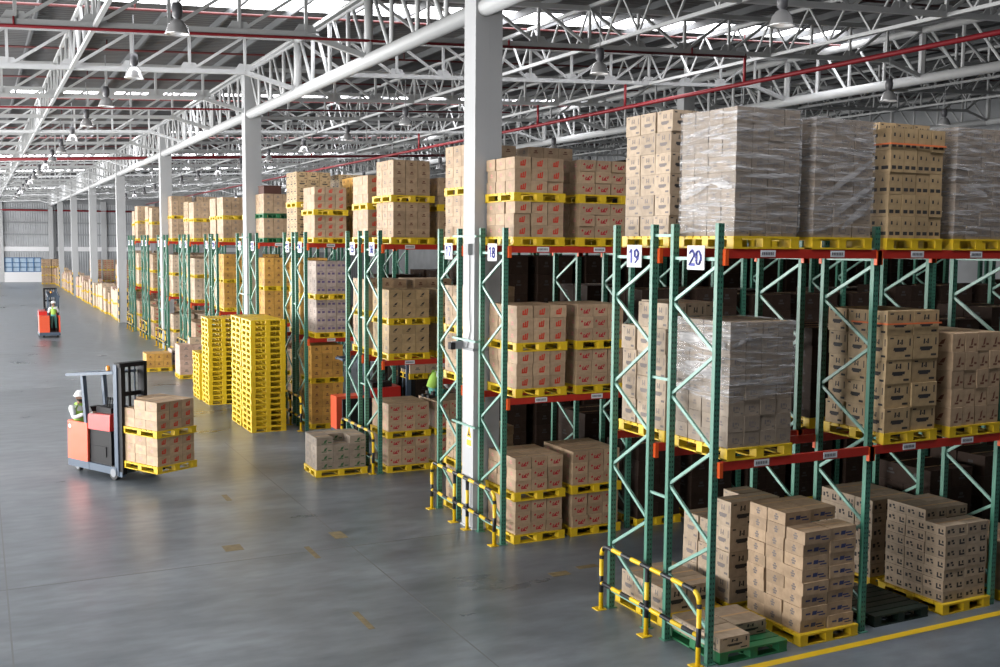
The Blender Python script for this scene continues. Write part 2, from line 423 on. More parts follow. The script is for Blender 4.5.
MB().box(-0.10, 0, -0.10, 0.10, 0, 0.22).obj('box_body', 'steel_grey', o)
MB().path([(-0.02, 0, 0), (-0.02, 0, -1.0), (-0.02, -0.06, -1.5), (-0.02, 0.1, -1.85)], 0.012, 6).obj('cable', 'steel_grey', o)
o = thing('clamp_strap', (0.2, 18.94, 3.62), 'thin grey strap clamped round the big white column', 'clamp')
MB().box(-0.32, 0.30, -0.28, -0.262, 0, 0.05).box(-0.32, -0.302, -0.28, 0.28, 0, 0.05).box(-0.55, -0.30, 0.24, 0.28, 0.0, 0.16).obj('strap', 'steel_grey', o)
MB().box(-0.60, -0.50, 0.18, 0.32, 0.0, 0.14).obj('camera_head', 'black', o)

# ------------------------------------------------------------------ roof steel
def zt(x): return zb(x) + 1.05
def roof_truss(xa, y, label, detail, skip_end=False):
    """one truss spanning between two girder lines along X"""
    L = 19.36; n = 12; dx = L / n
    o = thing('roof_truss', (xa, y, 0), label, 'roof truss', 'white roof trusses across the hall')
    X = [i * dx for i in range(n + 1)]
    B = [Vector((x, 0, zb(xa + x))) for x in X]; T = [Vector((x, 0, zt(xa + x))) for x in X]
    B[0].z = zb(xa) - 0.5; B[-1].z = zb(xa + L) - 0.5
    r = 0.065
    mb = MB(); mb.bar(T[0], T[-1], 0.13, 0.13); mb.obj('top_chord', 'steel_white', o)
    mb = MB()
    mb.bar(B[0], B[1], 0.13, 0.13).bar(B[1], B[-2], 0.13, 0.13).bar(B[-2], B[-1], 0.13, 0.13)
    mb.obj('bottom_chord', 'steel_white', o)
    segs = []
    for i in range(1, n): segs.append((B[i], T[i]))
    for i in range(0, n):
        if i < n // 2: segs.append((T[i], B[i + 1]))
        else: segs.append((B[i], T[i + 1]))
    if detail:
        for p, q in segs: MB().bar(p, q, 0.075, 0.075).obj('web_member', 'steel_white', o)
        for i in range(1, n):
            c = B[i]
            mb = MB(); t = 0.012
            mb.add([(c.x - .30, -t, c.z + .05), (c.x + .30, -t, c.z + .05), (c.x + .17, -t, c.z + .24), (c.x - .17, -t, c.z + .24),
                    (c.x - .30, t, c.z + .05), (c.x + .30, t, c.z + .05), (c.x + .17, t, c.z + .24), (c.x - .17, t, c.z + .24)],
                   [(0, 1, 2, 3), (7, 6, 5, 4), (0, 4, 5, 1), (1, 5, 6, 2), (2, 6, 7, 3), (3, 7, 4, 0)])
            mb.obj('gusset_plate', 'steel_white', o)
    else:
        mb = MB()
        for p, q in segs: mb.bar(p, q, 0.075, 0.075)
        mb.obj('lattice', 'steel_white', o)
    return o
k = 0; y = 18.94
while y < 154:
    for xa, where in ((-19.26, 'over the open aisle'), (0.1, 'above the racks'), (19.46, 'beyond the inner columns')):
        if k == 0 and xa < 0: continue
        roof_truss(xa, y, '%s white roof truss from the camera, crossing %s' % (ORD[k + 1], where), k < 4 and xa < 10)
    y += 6.4867; k += 1

def girder(x, label, detail):
    o = thing('roof_girder', (x, 0, 0), label, 'roof girder')
    zB = zb(x) - 0.57; zT = zt(x) - 0.02
    for y0, y1 in [(12.4, COLY[0])] + [(COLY[i], COLY[i + 1]) for i in range(6)] + [(COLY[6], 154.4)]:
        MB().tube((0, y0, zB), (0, y1, zB), 0.17, 12).obj('bottom_chord', 'steel_white', o, True)
        MB().tube((0, y0, zT), (0, y1, zT), 0.13, 10).obj('top_chord', 'steel_white', o, True)
        n = max(1, int(round((y1 - y0) / 1.6217))); d = (y1 - y0) / n; near = y0 < 38 and detail
        lat = MB()
        for i in range(n):
            a = y0 + i * d
            segs = [((0, a, zB), (0, a, zT), 0.12 if i % 4 == 0 else 0.06), ((0, a + .08, zB), (0, a + d * .82, zT), 0.05)]
            for p, q, r in segs:
                if near: MB().tube(p, q, r, 8).obj('web_tube', 'steel_white', o, True)
                else: lat.tube(p, q, r, 6)
        if not near: lat.obj('lattice', 'steel_white', o)
    return o
girder(GX[0], 'thick white tubular roof girder running along the main column line', True)
girder(GX[1], 'white tubular roof girder above the inner column line, seen over the racks', False)
girder(GX[2], 'dim tubular roof girder at the far right of the hall', False)

def long_truss(x, label):
    o = thing('bracing_truss', (x, 0, 0), label, 'roof truss', 'light bracing trusses running down the hall')
    a, b = zb(x) - 0.02, zt(x) + 0.05
    MB().bar((0, 12.4, b), (0, 154, b), 0.09, 0.09).obj('top_chord', 'steel_white', o)
    MB().bar((0, 12.4, a), (0, 154, a), 0.09, 0.09).obj('bottom_chord', 'steel_white', o)
    mb = MB(); y = 12.45; d = 6.4867 / 4
    while y + d < 154:
        mb.bar((0, y, b), (0, y + d / 2, a), 0.05, 0.05).bar((0, y + d / 2, a), (0, y + d, b), 0.05, 0.05)
        y += d
    mb.obj('lattice', 'steel_white', o)
for x, l in ((-6.35, 'light lattice bracing truss above the open aisle, left of the lamps'), (6.55, 'light lattice bracing truss over the front racks'),
             (13.0, 'light lattice bracing truss over the rear racks'), (25.9, 'light lattice bracing truss just beyond the inner columns'),
             (32.4, 'light lattice bracing truss deepest in the dark roof')):
    long_truss(x, l)

pipe('sprinkler_main', (12.0, 6, 10.62), (12.0, 150, 10.62), 0.068, 'red_pipe', 'long red pipe rising to the upper edge above the wrapped loads', drops=[((12.0, y, 10.62), (12.0, y, 11.5)) for y in (25.4, 31.9, 38.4, 44.9, 51.4)])
i = 0
for y in (25.43, 41.0, 64.3):
    i += 1; x0_, x1_ = -19, 12.0 if y < 60 else 19
    zz = lambda x: zb(x) - (0.10 if y < 60 else 0.35)
    yy = y - 0.09
    pipe('sprinkler_pipe', (x0_, yy, zz(x0_)), (x1_, yy, zz(x1_)), 0.036 if y < 60 else 0.09, 'red_pipe', '%s bright red pipe from the camera slung under a roof truss' % ORD[i].replace('zeroth', ''), 'pipe', 'red pipes under the trusses',
         drops=[((x, yy, zz(x)), (x, yy, zz(x) + 0.2)) for x in (-16, -8, 4, 10)])
i = 0
for k in range(0, 12):
    y = 22.6 + 6.4867 * k; i += 1
    pipe('sprinkler_branch', (-22, y, zr(-22) - 0.3), (38, y, zr(38) - 0.3), 0.035, 'dark_pipe', '%s thin dark red pipe up under the roof sheets' % ORD[i], 'pipe', 'thin dark pipes under the roof',
         drops=[((x, y, zr(x) - 0.3), (x, y, zr(x))) for x in (-15, -5, 5, 15, 25)])

# high-bay lamps
def make_lamp():
    o = thing('pendant_lamp', (0, 0, 0), '', 'pendant lamp')
    MB().tube((0, 0, 0.62), (0, 0, 1.6), 0.012, 6).obj('hanging_rod', 'steel_grey', o)
    MB().lathe([(0.0, 0.64), (0.09, 0.62), (0.11, 0.50), (0.10, 0.36), (0.06, 0.32), (0.06, 0.29)], n=14).obj('gear_housing', 'lamp_dark', o, True)
    MB().lathe([(0.06, 0.30), (0.12, 0.27), (0.19, 0.17), (0.235, 0.03), (0.25, 0.0), (0.238, 0.0), (0.222, 0.03), (0.178, 0.16), (0.11, 0.255), (0.05, 0.285)], n=20).obj('reflector', 'alu', o, True)
    MB().lathe([(0.0, 0.27), (0.05, 0.24), (0.075, 0.16), (0.05, 0.08), (0.0, 0.06)], n=12).obj('bulb', 'bulb', o, True)
    return o
lamp0 = make_lamp(); first = True
for x, rowname, ks in ((-5.1, 'over the open aisle', range(0, 16)), (4.9, 'above the front racks', range(-1, 16)), (14.6, 'above the rear racks', range(-1, 14)), (24.4, 'in the dark roof beyond the inner columns', range(0, 8))):
    for n, k in enumerate(ks):
        o = lamp0 if first else copy_tree(lamp0); first = False
        o.location = (x, 22.2 + 6.4867 * k, 9.9 + (0.5 if x > 20 else 0))
        o['label'] = '%s bell-shaped pendant lamp from the camera, hanging %s' % (ORD[n + 1], rowname); o['group'] = 'bell lamps ' + rowname

# ------------------------------------------------------------------ racks
HP = 6.05; ZB1 = 2.77; ZB2 = 5.65; BAY = 2.834
RACKY = {20: 11.20, 19: 12.70, 18: 17.53, 17: 19.60}
base = {18: 17.53, 17: 19.60, 16: 24.36, 15: 25.86, 14: 30.86, 13: 32.27}
for blk in range(3):
    for r, y in base.items():
        rr = r - 6 * blk
        if rr >= 1: RACKY[rr] = y + 19.46 * blk
RACKY[2] = 24.36 + 19.46 * 2 + 5.95 + 0.05; RACKY[1] = RACKY[2] + 1.5
RACKY[4] = 24.36 + 19.46 * 2; RACKY[3] = RACKY[4] + 1.5
RACKY[6] = 17.53 + 38.92; RACKY[5] = 19.60 + 38.92
NB = {20: 4, 19: 5, 18: 6, 17: 7, 16: 7, 15: 6, 14: 5, 13: 5}
def arc(cx, cy, rx, ry, a0, a1, n=8):
    return [(cx + rx * math.cos(math.radians(a0 + (a1 - a0) * i / n)), cy + ry * math.sin(math.radians(a0 + (a1 - a0) * i / n))) for i in range(n + 1)]
GLYPH = {'0': [arc(0, 0, .9, 1, 0, 360, 16)], '1': [[(-.5, .6), (.1, 1), (.1, -1)]], '2': [arc(0, .45, .85, .55, 165, -30) + [(-.9, -1), (.95, -1)]],
         '3': [arc(0, .5, .8, .5, 150, -90) + arc(0, -.5, .9, .5, 90, -150)], '4': [[(.4, -1), (.4, 1), (-.9, -.3), (.95, -.3)]],
         '5': [[(.8, 1), (-.65, 1), (-.75, .1)] + arc(0, -.35, .85, .62, 130, -150)], '6': [arc(0, -.4, .85, .6, 0, 360, 14), [(-.85, -.35), (-.5, .5), (.4, 1)]],
         '7': [[(-.9, 1), (.9, 1), (-.2, -1)]], '8': [arc(0, .5, .7, .5, 0, 360, 12), arc(0, -.5, .88, .5, 0, 360, 12)], '9': [arc(0, .4, .85, .6, 0, 360, 14), [(.85, .35), (.5, -.5), (-.4, -1)]]}
ZIGN = [5.50, 4.95, 4.29, 3.62, 2.97, 2.31, 1.65, 1.03, 0.45]
def upright(parent, x, kind, number=None):
    """posts at y=0 (near) and y=1 (far)"""
    f = part_empty('upright_frame', parent, (x, 0, 0))
    for y in (0, 1.0):
        mb = MB(); mb.box(-0.05, 0.05, -0.035, 0.035, 0, HP); 
        mb.obj('post', 'post', f, loc=(0, y, 0))
    segs = [((0, 0, 5.57), (0, 1, 5.57)), ((0, 0, 0.28), (0, 1, 0.28))]
    for i in range(len(ZIGN) - 1):
        a, b = ZIGN[i], ZIGN[i + 1]
        ya, yb = (0.03, 0.97) if i % 2 == 0 else (0.97, 0.03)
        segs.append(((0, ya, a - 0.02), (0, yb, b + 0.02)))
    if kind == 'detail':
        for p, q in segs: MB().bar(p, q, 0.035, 0.045).obj('brace', 'brace', f)
        for y in (0, 1.0): MB().box(-0.08, 0.08, y - 0.07, y + 0.07, 0, 0.012).obj('foot_plate', 'green', f)
    else:
        mb = MB()
        for p, q in segs: mb.bar(p, q, 0.035, 0.045)
        mb.obj('bracing', 'brace', f)
    if number:
        sg = MB().box(-0.064, -0.052, 0.24, 0.62, 5.42, 5.75).obj('sign', 'white', parent)
        mb = MB(); t = str(number)
        for i, ch in enumerate(t):
            cx = (i - (len(t) - 1) / 2) * 0.145
            for line in GLYPH[ch]:
                P_ = [(-0.069 - 0.0004 * i, 0.43 - (cx + u * 0.055), 5.585 + v * 0.095) for u, v in line]
                for p, q in zip(P_, P_[1:]):
                    p, q = Vector(p), Vector(q); e = (q - p).normalized() * 0.008
                    mb.bar(p - e, q + e, 0.040 if abs((q - p).normalized().z) > .3 else 0.008, 0.008 if abs((q - p).normalized().z) > .3 else 0.040)
        mb.obj('sign_number', 'blue_ink', sg)
    return f
for r in range(20, 0, -1):
    y = RACKY[r]; nb = NB.get(r, 2); det = r >= 15
    far = r < 13
    o = thing('pallet_rack', (0, y, 0), ('green and orange pallet rack numbered %d at its aisle end' % r) if r >= 13 else
              'green and orange pallet rack, %s rack row from the camera' % ORD[21 - r], 'pallet rack', 'pallet racks along the aisle')
    for b in range(nb + 1):
        upright(o, b * BAY, 'detail' if (b == 0 and det) or (b == 1 and r >= 19) else 'plain', r if b == 0 else None)
    for lev, z in (('lower', ZB1), ('upper', ZB2)):
        for b in range(nb):
            for side, yy in (('near', -0.055), ('far', 1.055)):
                if far and side == 'far' and r % 2: pass
                xa, xb = b * BAY + 0.05, (b + 1) * BAY - 0.05
                mb = MB(); mb.box(xa, xb, yy - 0.025, yy + 0.025, z - 0.065, z + 0.06)
                bm_ = mb.obj('beam', 'beam', o)
                if side == 'near' and r >= 12 or b == 0:
                    for x_, w_ in ((xa - (0.02 if b == 0 else 0.09), 0.06 if b == 0 else 0.1), (xb - 0.01, 0.10)):
                        MB().box(x_, x_ + w_, yy - 0.035, yy + 0.02, z - 0.16, z + 0.052).obj('end_connector', 'beam_end', bm_)
                if side == 'near' and r >= 12:
                    for fx in (0.26, 0.72):
                        xs = xa + (xb - xa) * fx
                        mb = MB(); mb.box(xs - 0.13, xs + 0.13, yy - 0.032, yy - 0.027, z - 0.045, z + 0.045)
                        for i in range(7): mb.box(xs - 0.105 + i * 0.03, xs - 0.105 + i * 0.03 + 0.019, yy - 0.035, yy - 0.0325, z - 0.02, z + 0.02, 1)
                        mb.obj('load_label', ['white', 'grey_ink'], bm_)
    if r % 2 == 1:      # spacers tie this row to the one in front
        gap = y - RACKY[r + 1] - 1.0
        for z in (5.89, 3.82, 2.10):
            mb = MB()
            if gap < 0.8: mb.bar((0, -gap + .037, z), (0, -.037, z), 0.03, 0.04)
            else: mb.bar((-.135, -gap - .02, z), (-.135, .02, z), 0.03, 0.04); mb.box(-.15, -.052, -gap - .035, -gap - .005, z - .02, z + .02); mb.box(-.15, -.052, .005, .035, z - .02, z + .02)
            mb.obj('row_spacer', 'brace', o)

# ------------------------------------------------------------------ guard rails
def guard(y0, ys, label):
    o = thing('guard_rail', (-0.18, y0, 0), label, 'guard rail', 'black and yellow guard rails at the rack ends')
    r = 0.036; y1 = ys[-1]
    R_ = 0.16; H_ = 1.03
    for y in ys:
        top = H_ - 0.02 if y not in (ys[0], y1) else H_ - R_
        p = MB().tube((0, y, 0), (0, y, top), r, 10).obj('post', 'stripe_z', o, True)
        MB().box(-0.11, 0.055, y - 0.09, y + 0.09, 0, 0.012).obj('foot_plate', 'yellow', p)
    pts = [(0, ys[0], H_ - R_)] + [(0, ys[0] + R_ * (1 - math.cos(a)), H_ - R_ + R_ * math.sin(a)) for a in (0.4, 0.8, 1.2, PI / 2)]
    pts += [(0, ys[0] + R_ + (y1 - ys[0] - 2 * R_) * t, H_) for t in (0.25, 0.5, 0.75)]
    pts += [(0, y1 - R_ * (1 - math.cos(a)), H_ - R_ + R_ * math.sin(a)) for a in (PI / 2, 1.2, 0.8, 0.4, 0)]
    MB().path(pts, r, 10).obj('top_rail', 'stripe_y', o, True)
    MB().tube((0, ys[0], 0.42), (0, y1, 0.42), r * 0.95, 10).obj('middle_rail', 'stripe_y', o, True)
GL = {20: 'under signs 19 and 20', 18: 'at the foot of racks 17 and 18', 16: 'at the foot of racks 15 and 16', 14: 'at the foot of racks 13 and 14'}
for r in range(20, 1, -2):
    ya = RACKY[r] + 0.0; yb = RACKY[r - 1] + 1.0
    ys = [0, (yb - ya) / 2, yb - ya] if r not in (18, 12, 6) else [0, 1.24, 1.87, yb - ya]
    guard(ya, ys, 'black and yellow striped guard rail ' + (GL.get(r) or 'at the foot of the %s and %s rack rows' % (ORD[21 - r], ORD[22 - r])))

# ------------------------------------------------------------------ pallets
PROTO = {}
PH = 0.17
def pallet_geo(w, d, kinds):
    """mesh pieces of a moulded four-way pallet, origin at its near-left corner on the ground"""
    out = MB()
    bw = 0.15
    xs = [(0, bw), (w / 2 - 0.07, w / 2 + 0.07), (w - bw, w)]; ys = [(0, bw), (d / 2 - 0.07, d / 2 + 0.07), (d - bw, d)]
    if 'top' in kinds:
        n = 7; g = 0.025; sw = (d - g * (n - 1)) / n
        for i in range(n): out.box(0, w, i * (sw + g), i * (sw + g) + sw, PH - 0.028, PH)
        for x in xs: out.box(x[0], x[1], 0.002, d - 0.002, PH - 0.045, PH - 0.028)
    if 'bottom' in kinds:
        for y in ys: out.box(0, w, y[0], y[1], 0, 0.022)
        for x in xs: out.box(x[0], x[1], 0.002, d - 0.002, 0.002, 0.024)
    if 'block' in kinds:
        for x in xs:
            for y in ys: out.box(x[0] + 0.004, x[1] - 0.004, y[0] + 0.004, y[1] - 0.004, 0.02, PH - 0.03)
    return out, xs, ys
PAL = []
def pallet(x, y, z, label, w=1.17, d=1.24, col='pallet', detail=False, group=None, rz=0.0, vis=1.0):
    PAL.append([vis / (Vector((x, y, z)) - CAM).length ** 2, (x, y, z, label, w, d, col, detail, group, rz)])
def put_pallet(x, y, z, label, w=1.17, d=1.24, col='pallet', detail=False, group=None, rz=0.0):
    key = (round(w, 2), round(d, 2), col, detail)
    if key not in PROTO:
        if detail:
            o = thing('pallet', (0, 0, 0), '', 'pallet')
            pallet_geo(w, d, ('top',))[0].obj('top_deck', col, o)
            pallet_geo(w, d, ('bottom',))[0].obj('bottom_deck', col, o)
            _, xs, ys = pallet_geo(w, d, ())
            for a in xs:
                for b in ys:
                    MB().box(a[0] + .004, a[1] - .004, b[0] + .004, b[1] - .004, 0.02, PH - 0.03).obj('block', col, o)
        else:
            o = pallet_geo(w, d, ('top', 'bottom', 'block'))[0].obj('pallet', col); tag(o, '', 'pallet')
        PROTO[key] = o
    else:
        o = copy_tree(PROTO[key])
    o.location = (x, y, z); o.rotation_euler = (0, 0, rz); o['label'] = words(label)
    if group: o['group'] = group
    elif 'group' in o: del o['group']
    return o

CAM = Vector((-8.863773, 0, 5.75726))
# ------------------------------------------------------------------ cartons
# marks: face-normalised polygons (u to the right, v up), one list for the end (near) face and one for the side (left) face
def R4(u0, v0, u1, v1, k=0.0): return [(u0, v0), (u1, v0), (u1 + k, v1), (u0 + k, v1)]
LOGO_A = [R4(.34, .30, .43, .62, .02), R4(.47, .30, .56, .72, .02), R4(.59, .32, .67, .78, .03), R4(.34, .24, .66, .36)]
LOGO_B = [[(.16, .58), (.24, .50), (.32, .60), (.24, .74)], R4(.36, .34, .44, .54, .05), R4(.47, .28, .54, .50, .06), R4(.56, .34, .64, .62, .06), R4(.70, .40, .78, .66, .06), R4(.36, .24, .72, .34, .03)]
LOGO_M = [[(.38, .62), (.44, .62), (.46, .82), (.40, .84)], [(.46, .66), (.54, .66), (.50, .74)], [(.54, .62), (.60, .62), (.60, .84), (.54, .82)],
          R4(.24, .38, .74, .50, .02), R4(.30, .33, .66, .38), R4(.86, .56, .91, .86), R4(.70, .10, .92, .19), R4(.10, .86, .24, .92)]
LOGO_W = [R4(.30, .36, .40, .66), R4(.44, .50, .62, .64), R4(.66, .40, .72, .58), R4(.38, .26, .68, .32), R4(.80, .14, .92, .24)]
LOGO_BL = [R4(.16, .42, .34, .56), R4(.40, .34, .58, .66, .02), R4(.60, .42, .84, .54), R4(.66, .22, .92, .32)]
LOGO_BS = [R4(.42, .24, .58, .40), R4(.38, .44, .62, .58), R4(.44, .62, .56, .76)]
LOGO_Y = [R4(.10, .30, .22, .62), R4(.28, .52, .40, .70), R4(.34, .28, .44, .46), R4(.66, .18, .74, .66), R4(.74, .18, .92, .34), R4(.82, .42, .90, .66)]
LOGO_L = [R4(.10, .14, .42, .30), R4(.56, .14, .90, .30), R4(.20, .62, .34, .78), [(.62, .60), (.74, .60), (.68, .80)]]
LOGO_D = [[(.34, .36), (.56, .40), (.66, .70), (.48, .60)], R4(.30, .24, .50, .32)]
LOGO_Q = [R4(.14, .36, .40, .62), R4(.56, .36, .84, .62), R4(.30, .74, .70, .80)]
LOGO_S = [R4(.34, .40, .64, .50), R4(.40, .56, .58, .70)]
LOGO_G = [[(.42, .30), (.58, .36), (.66, .76), (.50, .64)], R4(.70, .30, .92, .42), R4(.30, .18, .62, .28)]
STYLE = {   # board, front marks+ink, side marks+ink, colour word
    'redA': ('kraft', LOGO_A, 'red', LOGO_S, 'faint', 'red-printed'),
    'redB': ('kraft', LOGO_B, 'crimson', LOGO_S, 'faint', 'crimson-printed'),
    'dots': ('kraft', LOGO_S, 'brown', LOGO_S, 'greyed', 'brown-printed'),
    'wrap': ('dull', LOGO_W, 'greyed', LOGO_S, 'greyed', 'film-wrapped'),
    'M': ('tan', LOGO_M, 'black', LOGO_M, 'greyed', 'large tan'),
    'Mg': ('gold', LOGO_M, 'black', LOGO_M, 'black', 'golden tan'),
    'brand': ('kraft', LOGO_G, 'brown', LOGO_D, 'brown', 'dark-marked'),
    'label': ('gold', LOGO_L, 'black', LOGO_L, 'black', 'black-labelled'),
    'blue': ('kraft', LOGO_BL, 'blue', LOGO_BS, 'greyed', 'blue-printed'),
    'y2': ('tan', LOGO_Y, 'black', LOGO_Y, 'black', 'black-printed'),
    'dark': ('gold', LOGO_D, 'black', LOGO_S, 'greyed', 'dark-marked'),
    'sq': ('grey', LOGO_Q, 'purple', LOGO_S, 'greyed', 'purple-marked'),
    'green': ('dull', LOGO_G, 'green', LOGO_S, 'greyed', 'green-marked'),
    'orange': ('orange', LOGO_S, 'brown', LOGO_S, 'brown', 'orange'),
    'plain': ('kraft', LOGO_S, 'greyed', LOGO_S, 'greyed', 'plain brown'),
    'pink': ('pink', LOGO_S, 'greyed', LOGO_S, 'greyed', 'pinkish'),
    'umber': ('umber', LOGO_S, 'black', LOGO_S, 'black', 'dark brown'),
    'pale': ('pale', LOGO_S, 'greyed', LOGO_S, 'greyed', 'pale'),
}
def carton_pieces(mb, w, d, h, style, at=None, mi=(0, 1, 2, 3)):
    """a closed carton with its printed marks and a tape seam; origin at bottom near-left corner"""
    T = (lambda p: p) if at is None else (lambda p: at @ Vector(p))
    bd, fm, fi, sm, si, _ = STYLE[style]
    mb.add([T(p) for p in [(0, 0, 0), (w, 0, 0), (w, d, 0), (0, d, 0), (0, 0, h), (w, 0, h), (w, d, h), (0, d, h)]],
           [(0, 3, 2, 1), (4, 5, 6, 7), (0, 1, 5, 4), (1, 2, 6, 5), (2, 3, 7, 6), (3, 0, 4, 7)], mi[0])
    e = 0.0012
    for pl in fm: mb.poly([T((u * w, -e, v * h)) for u, v in pl], mi[1])
    for pl in sm: mb.poly([T((-e, d - u * d, v * h)) for u, v in pl], mi[2])
    mb.poly([T(p) for p in [(0.01, d * .5 - .025, h + e), (w - .01, d * .5 - .025, h + e), (w - .01, d * .5 + .025, h + e), (0.01, d * .5 + .025, h + e)]], mi[3])
CM = {}
def carton_mesh(w, d, h, style):
    key = (round(w, 3), round(d, 3), round(h, 3), style)
    if key not in CM:
        mb = MB(); carton_pieces(mb, w, d, h, style)
        s = STYLE[style]
        CM[key] = mb.mesh('carton_%s' % style, ['b_' + s[0], 'i_' + s[2], 'i_' + s[4], 'i_tape'])
    return CM[key]
CART = []     # (size in view, matrix, w, d, h, style, label)
PLABELS = set()
def load(x, y, z, w, d, tiers, h, nx, ny, style, label, col='pallet', detail=False, rz=0.0, jit=0.008, vis=True, skip=(), pal=True, hang=0.02, pallabel=None, pw=None, pd=None, front=True, tape=None):
    """pallet(s) with the visible shell of their cartons. x,y = near-left corner of the cartons"""
    B = Matrix.Translation((x, y, 0)) @ Matrix.Rotation(rz, 4, 'Z')
    zz = z
    for t, nl in enumerate(tiers):
        if pal:
            p = B @ Vector((-hang, -hang, 0))
            if len(tiers) == 1: pl = 'under'
            else: pl = 'lowest under' if t == 0 and len(tiers) > 2 else 'lower of two under' if t == 0 else 'middle one in' if t == 1 and len(tiers) > 2 else 'top one in' if t == 2 else 'upper of two in'
            cw = {'pallet': 'yellow', 'pallet_green': 'green', 'pallet_dark': 'dark green'}[col]
            pallet(p.x, p.y, zz, '%s pallet, %s %s' % (cw, pl, pallabel or label), pw or w + 2 * hang, pd or d + 2 * hang, col, detail, rz=rz, vis=1.0 if vis else .02)
            zz += PH
        cw_, cd_ = w / nx, d / ny
        for k in range(nl):
            for i in range(nx):
                for j in range(ny):
                    top = k == nl - 1 and t == len(tiers) - 1
                    if not (j == 0 or i == 0 or top): continue
                    if (t, k, i, j) in skip: continue
                    q = RND.uniform
                    pos = B @ Vector((i * cw_ + 0.003 + q(-jit, jit) * .5, j * cd_ + 0.003 + q(-jit, jit), zz + k * h + 0.001))
                    mt = Matrix.Translation(pos) @ Matrix.Rotation(rz, 4, 'Z')
                    wd = STYLE[style][5]
                    row = nl - k
                    tn = '' if len(tiers) == 1 else ('upper ' if t else 'lower ')
                    if j == 0: where = '%s down, %s from left, %sfront' % (ORD[row], ORD[i + 1], tn)
                    elif i == 0: where = '%s down, %s back, %sside' % (ORD[row], ORD[j + 1], tn)
                    else: where = '%s across, %s back, on top' % (ORD[i + 1], ORD[j + 1])
                    dist = (pos - CAM).length
                    a = (cw_ if j == 0 else 0) * h + (cd_ * 0.35 * h if i == 0 else 0) + (cw_ * cd_ * 0.12 if top else 0)
                    if z > 5.6 and j > 0 and i > 0: a *= 0.05
                    CART.append([a / dist ** 2 * (1 if vis else 0.02), mt, cw_ - 0.006 - jit * .6, cd_ - 0.006 - jit * .8, h - 0.003, style, '%s of %s' % (where, label), wd])
        zz += nl * h
    return zz

def film(x, y, z0, z1, w, d, label, slant=0.0, folds=()):
    g = 0.012
    o = thing('stretch_wrap', (x, y, 0), label, 'stretch wrap')
    mb = MB()
    nz = 10; nn = 8
    pts = []; rows = []
    per = [(-g + (w + 2 * g) * i / nn, -g) for i in range(nn)] + [(w + g, -g + (d + 2 * g) * i / nn) for i in range(nn)] + \
          [(w + g - (w + 2 * g) * i / nn, d + g) for i in range(nn)] + [(-g, d + g - (d + 2 * g) * i / nn) for i in range(nn)]
    for k in range(nz + 1):
        for (px, py) in per:
            q = RND.uniform(0, 0.008)
            zz = z0 + (z1 - z0) * k / nz + slant * (1 - k / nz) * (px / w)
            pts.append((px + (q if px > w else -q if px < 0 else 0), py + (q if py > d else -q if py < 0 else 0), zz))
    L = len(per)
    mb.add(pts, [(k * L + i, k * L + (i + 1) % L, (k + 1) * L + (i + 1) % L, (k + 1) * L + i) for k in range(nz) for i in range(L)])
    mb.obj('film', 'film', o)
    mb = MB()   # twisted strands of film standing off the faces
    for s in range(7):
        za = z0 + (z1 - z0) * (s + 0.5 + RND.uniform(-.3, .3)) / 7; dz = RND.uniform(-.12, .12)
        mb.path([(-g - .012, d, za + dz), (-g - .014, d * .5, za + dz * .4), (-g - .012, -g - .012, za), (w * .5, -g - .014, za - dz * .4), (w + g, -g - .012, za - dz)], 0.007, 5)
    mb.obj('strand', 'film', o)
    for (fa, ua, va, ub, vb, wd) in folds:      # broad bunched folds: face, start and end in face fractions, width
        mb = MB(); pts = []; n = 14
        for i in range(n + 1):
            t = i / n
            for q in (-.5, -.17, .17, .5):
                uu_ = ua + (ub - ua) * t; vv_ = va + (vb - va) * t
                off = -g - .014 - .012 * abs(math.sin(5 * t + q * 9)) - RND.uniform(0, .006)
                zz = z0 + (z1 - z0) * vv_ + q * wd * (.45 + .55 * math.sin(PI * t)) + RND.uniform(-.01, .01)
                pts.append((uu_ * w, off, zz) if fa == 'front' else (off, d - uu_ * d, zz))
        mb.add(pts, [(i * 4 + j, (i + 1) * 4 + j, (i + 1) * 4 + j + 1, i * 4 + j + 1) for i in range(n) for j in range(3)])
        mb.obj('film_fold', 'fold', o, True)
    return o

YF = {r: RACKY[r] - 0.07 for r in RACKY}
def yr(r): return RACKY[r] - 0.07 if r % 2 == 0 else RACKY[r] - 0.08
ZU = ZB2 + 0.063; ZL = ZB1 + 0.063
D = 1.2
# ---- rack 20
y = 11.13
load(.18, y, ZU, 1.10, D, [8], .214, 4, 4, 'wrap', 'wrapped load above sign 20', detail=True)
film(.18, y, ZU + PH + .05, ZU + PH + 1.72, 1.10, D, 'clear stretch wrap on the load above sign 20', 0, [('left', .05, .30, .60, .42, .14), ('left', .60, .42, .98, .36, .12), ('left', .1, .80, .8, .86, .06), ('front', .0, .62, .9, .60, .04), ('front', .1, .45, .95, .47, .05), ('front', .02, .80, .7, .84, .05)])
load(1.56, y, ZU, 1.09, D, [8], .206, 3, 4, 'wrap', 'second wrapped load atop rack 20', detail=True, jit=.012)
film(1.56, y, ZU + PH + .05, ZU + PH + 1.66, 1.09, D, 'clear stretch wrap on the second load on top of rack 20', .3, [('front', .02, .28, .98, .66, .10), ('front', .2, .12, 1.0, .44, .12), ('front', .45, .05, 1.0, .30, .14), ('front', .0, .74, .95, .70, .06), ('front', .0, .55, .7, .62, .05), ('front', .5, .84, 1.0, .80, .05)])
load(2.98, y, ZU, 1.10, D, [5], .318, 4, 3, 'label', 'golden load atop rack 20', detail=True, jit=.012)
load(4.35, y, ZU, 1.10, D, [8], .209, 4, 4, 'wrap', 'last wrapped load atop rack 20', detail=True)
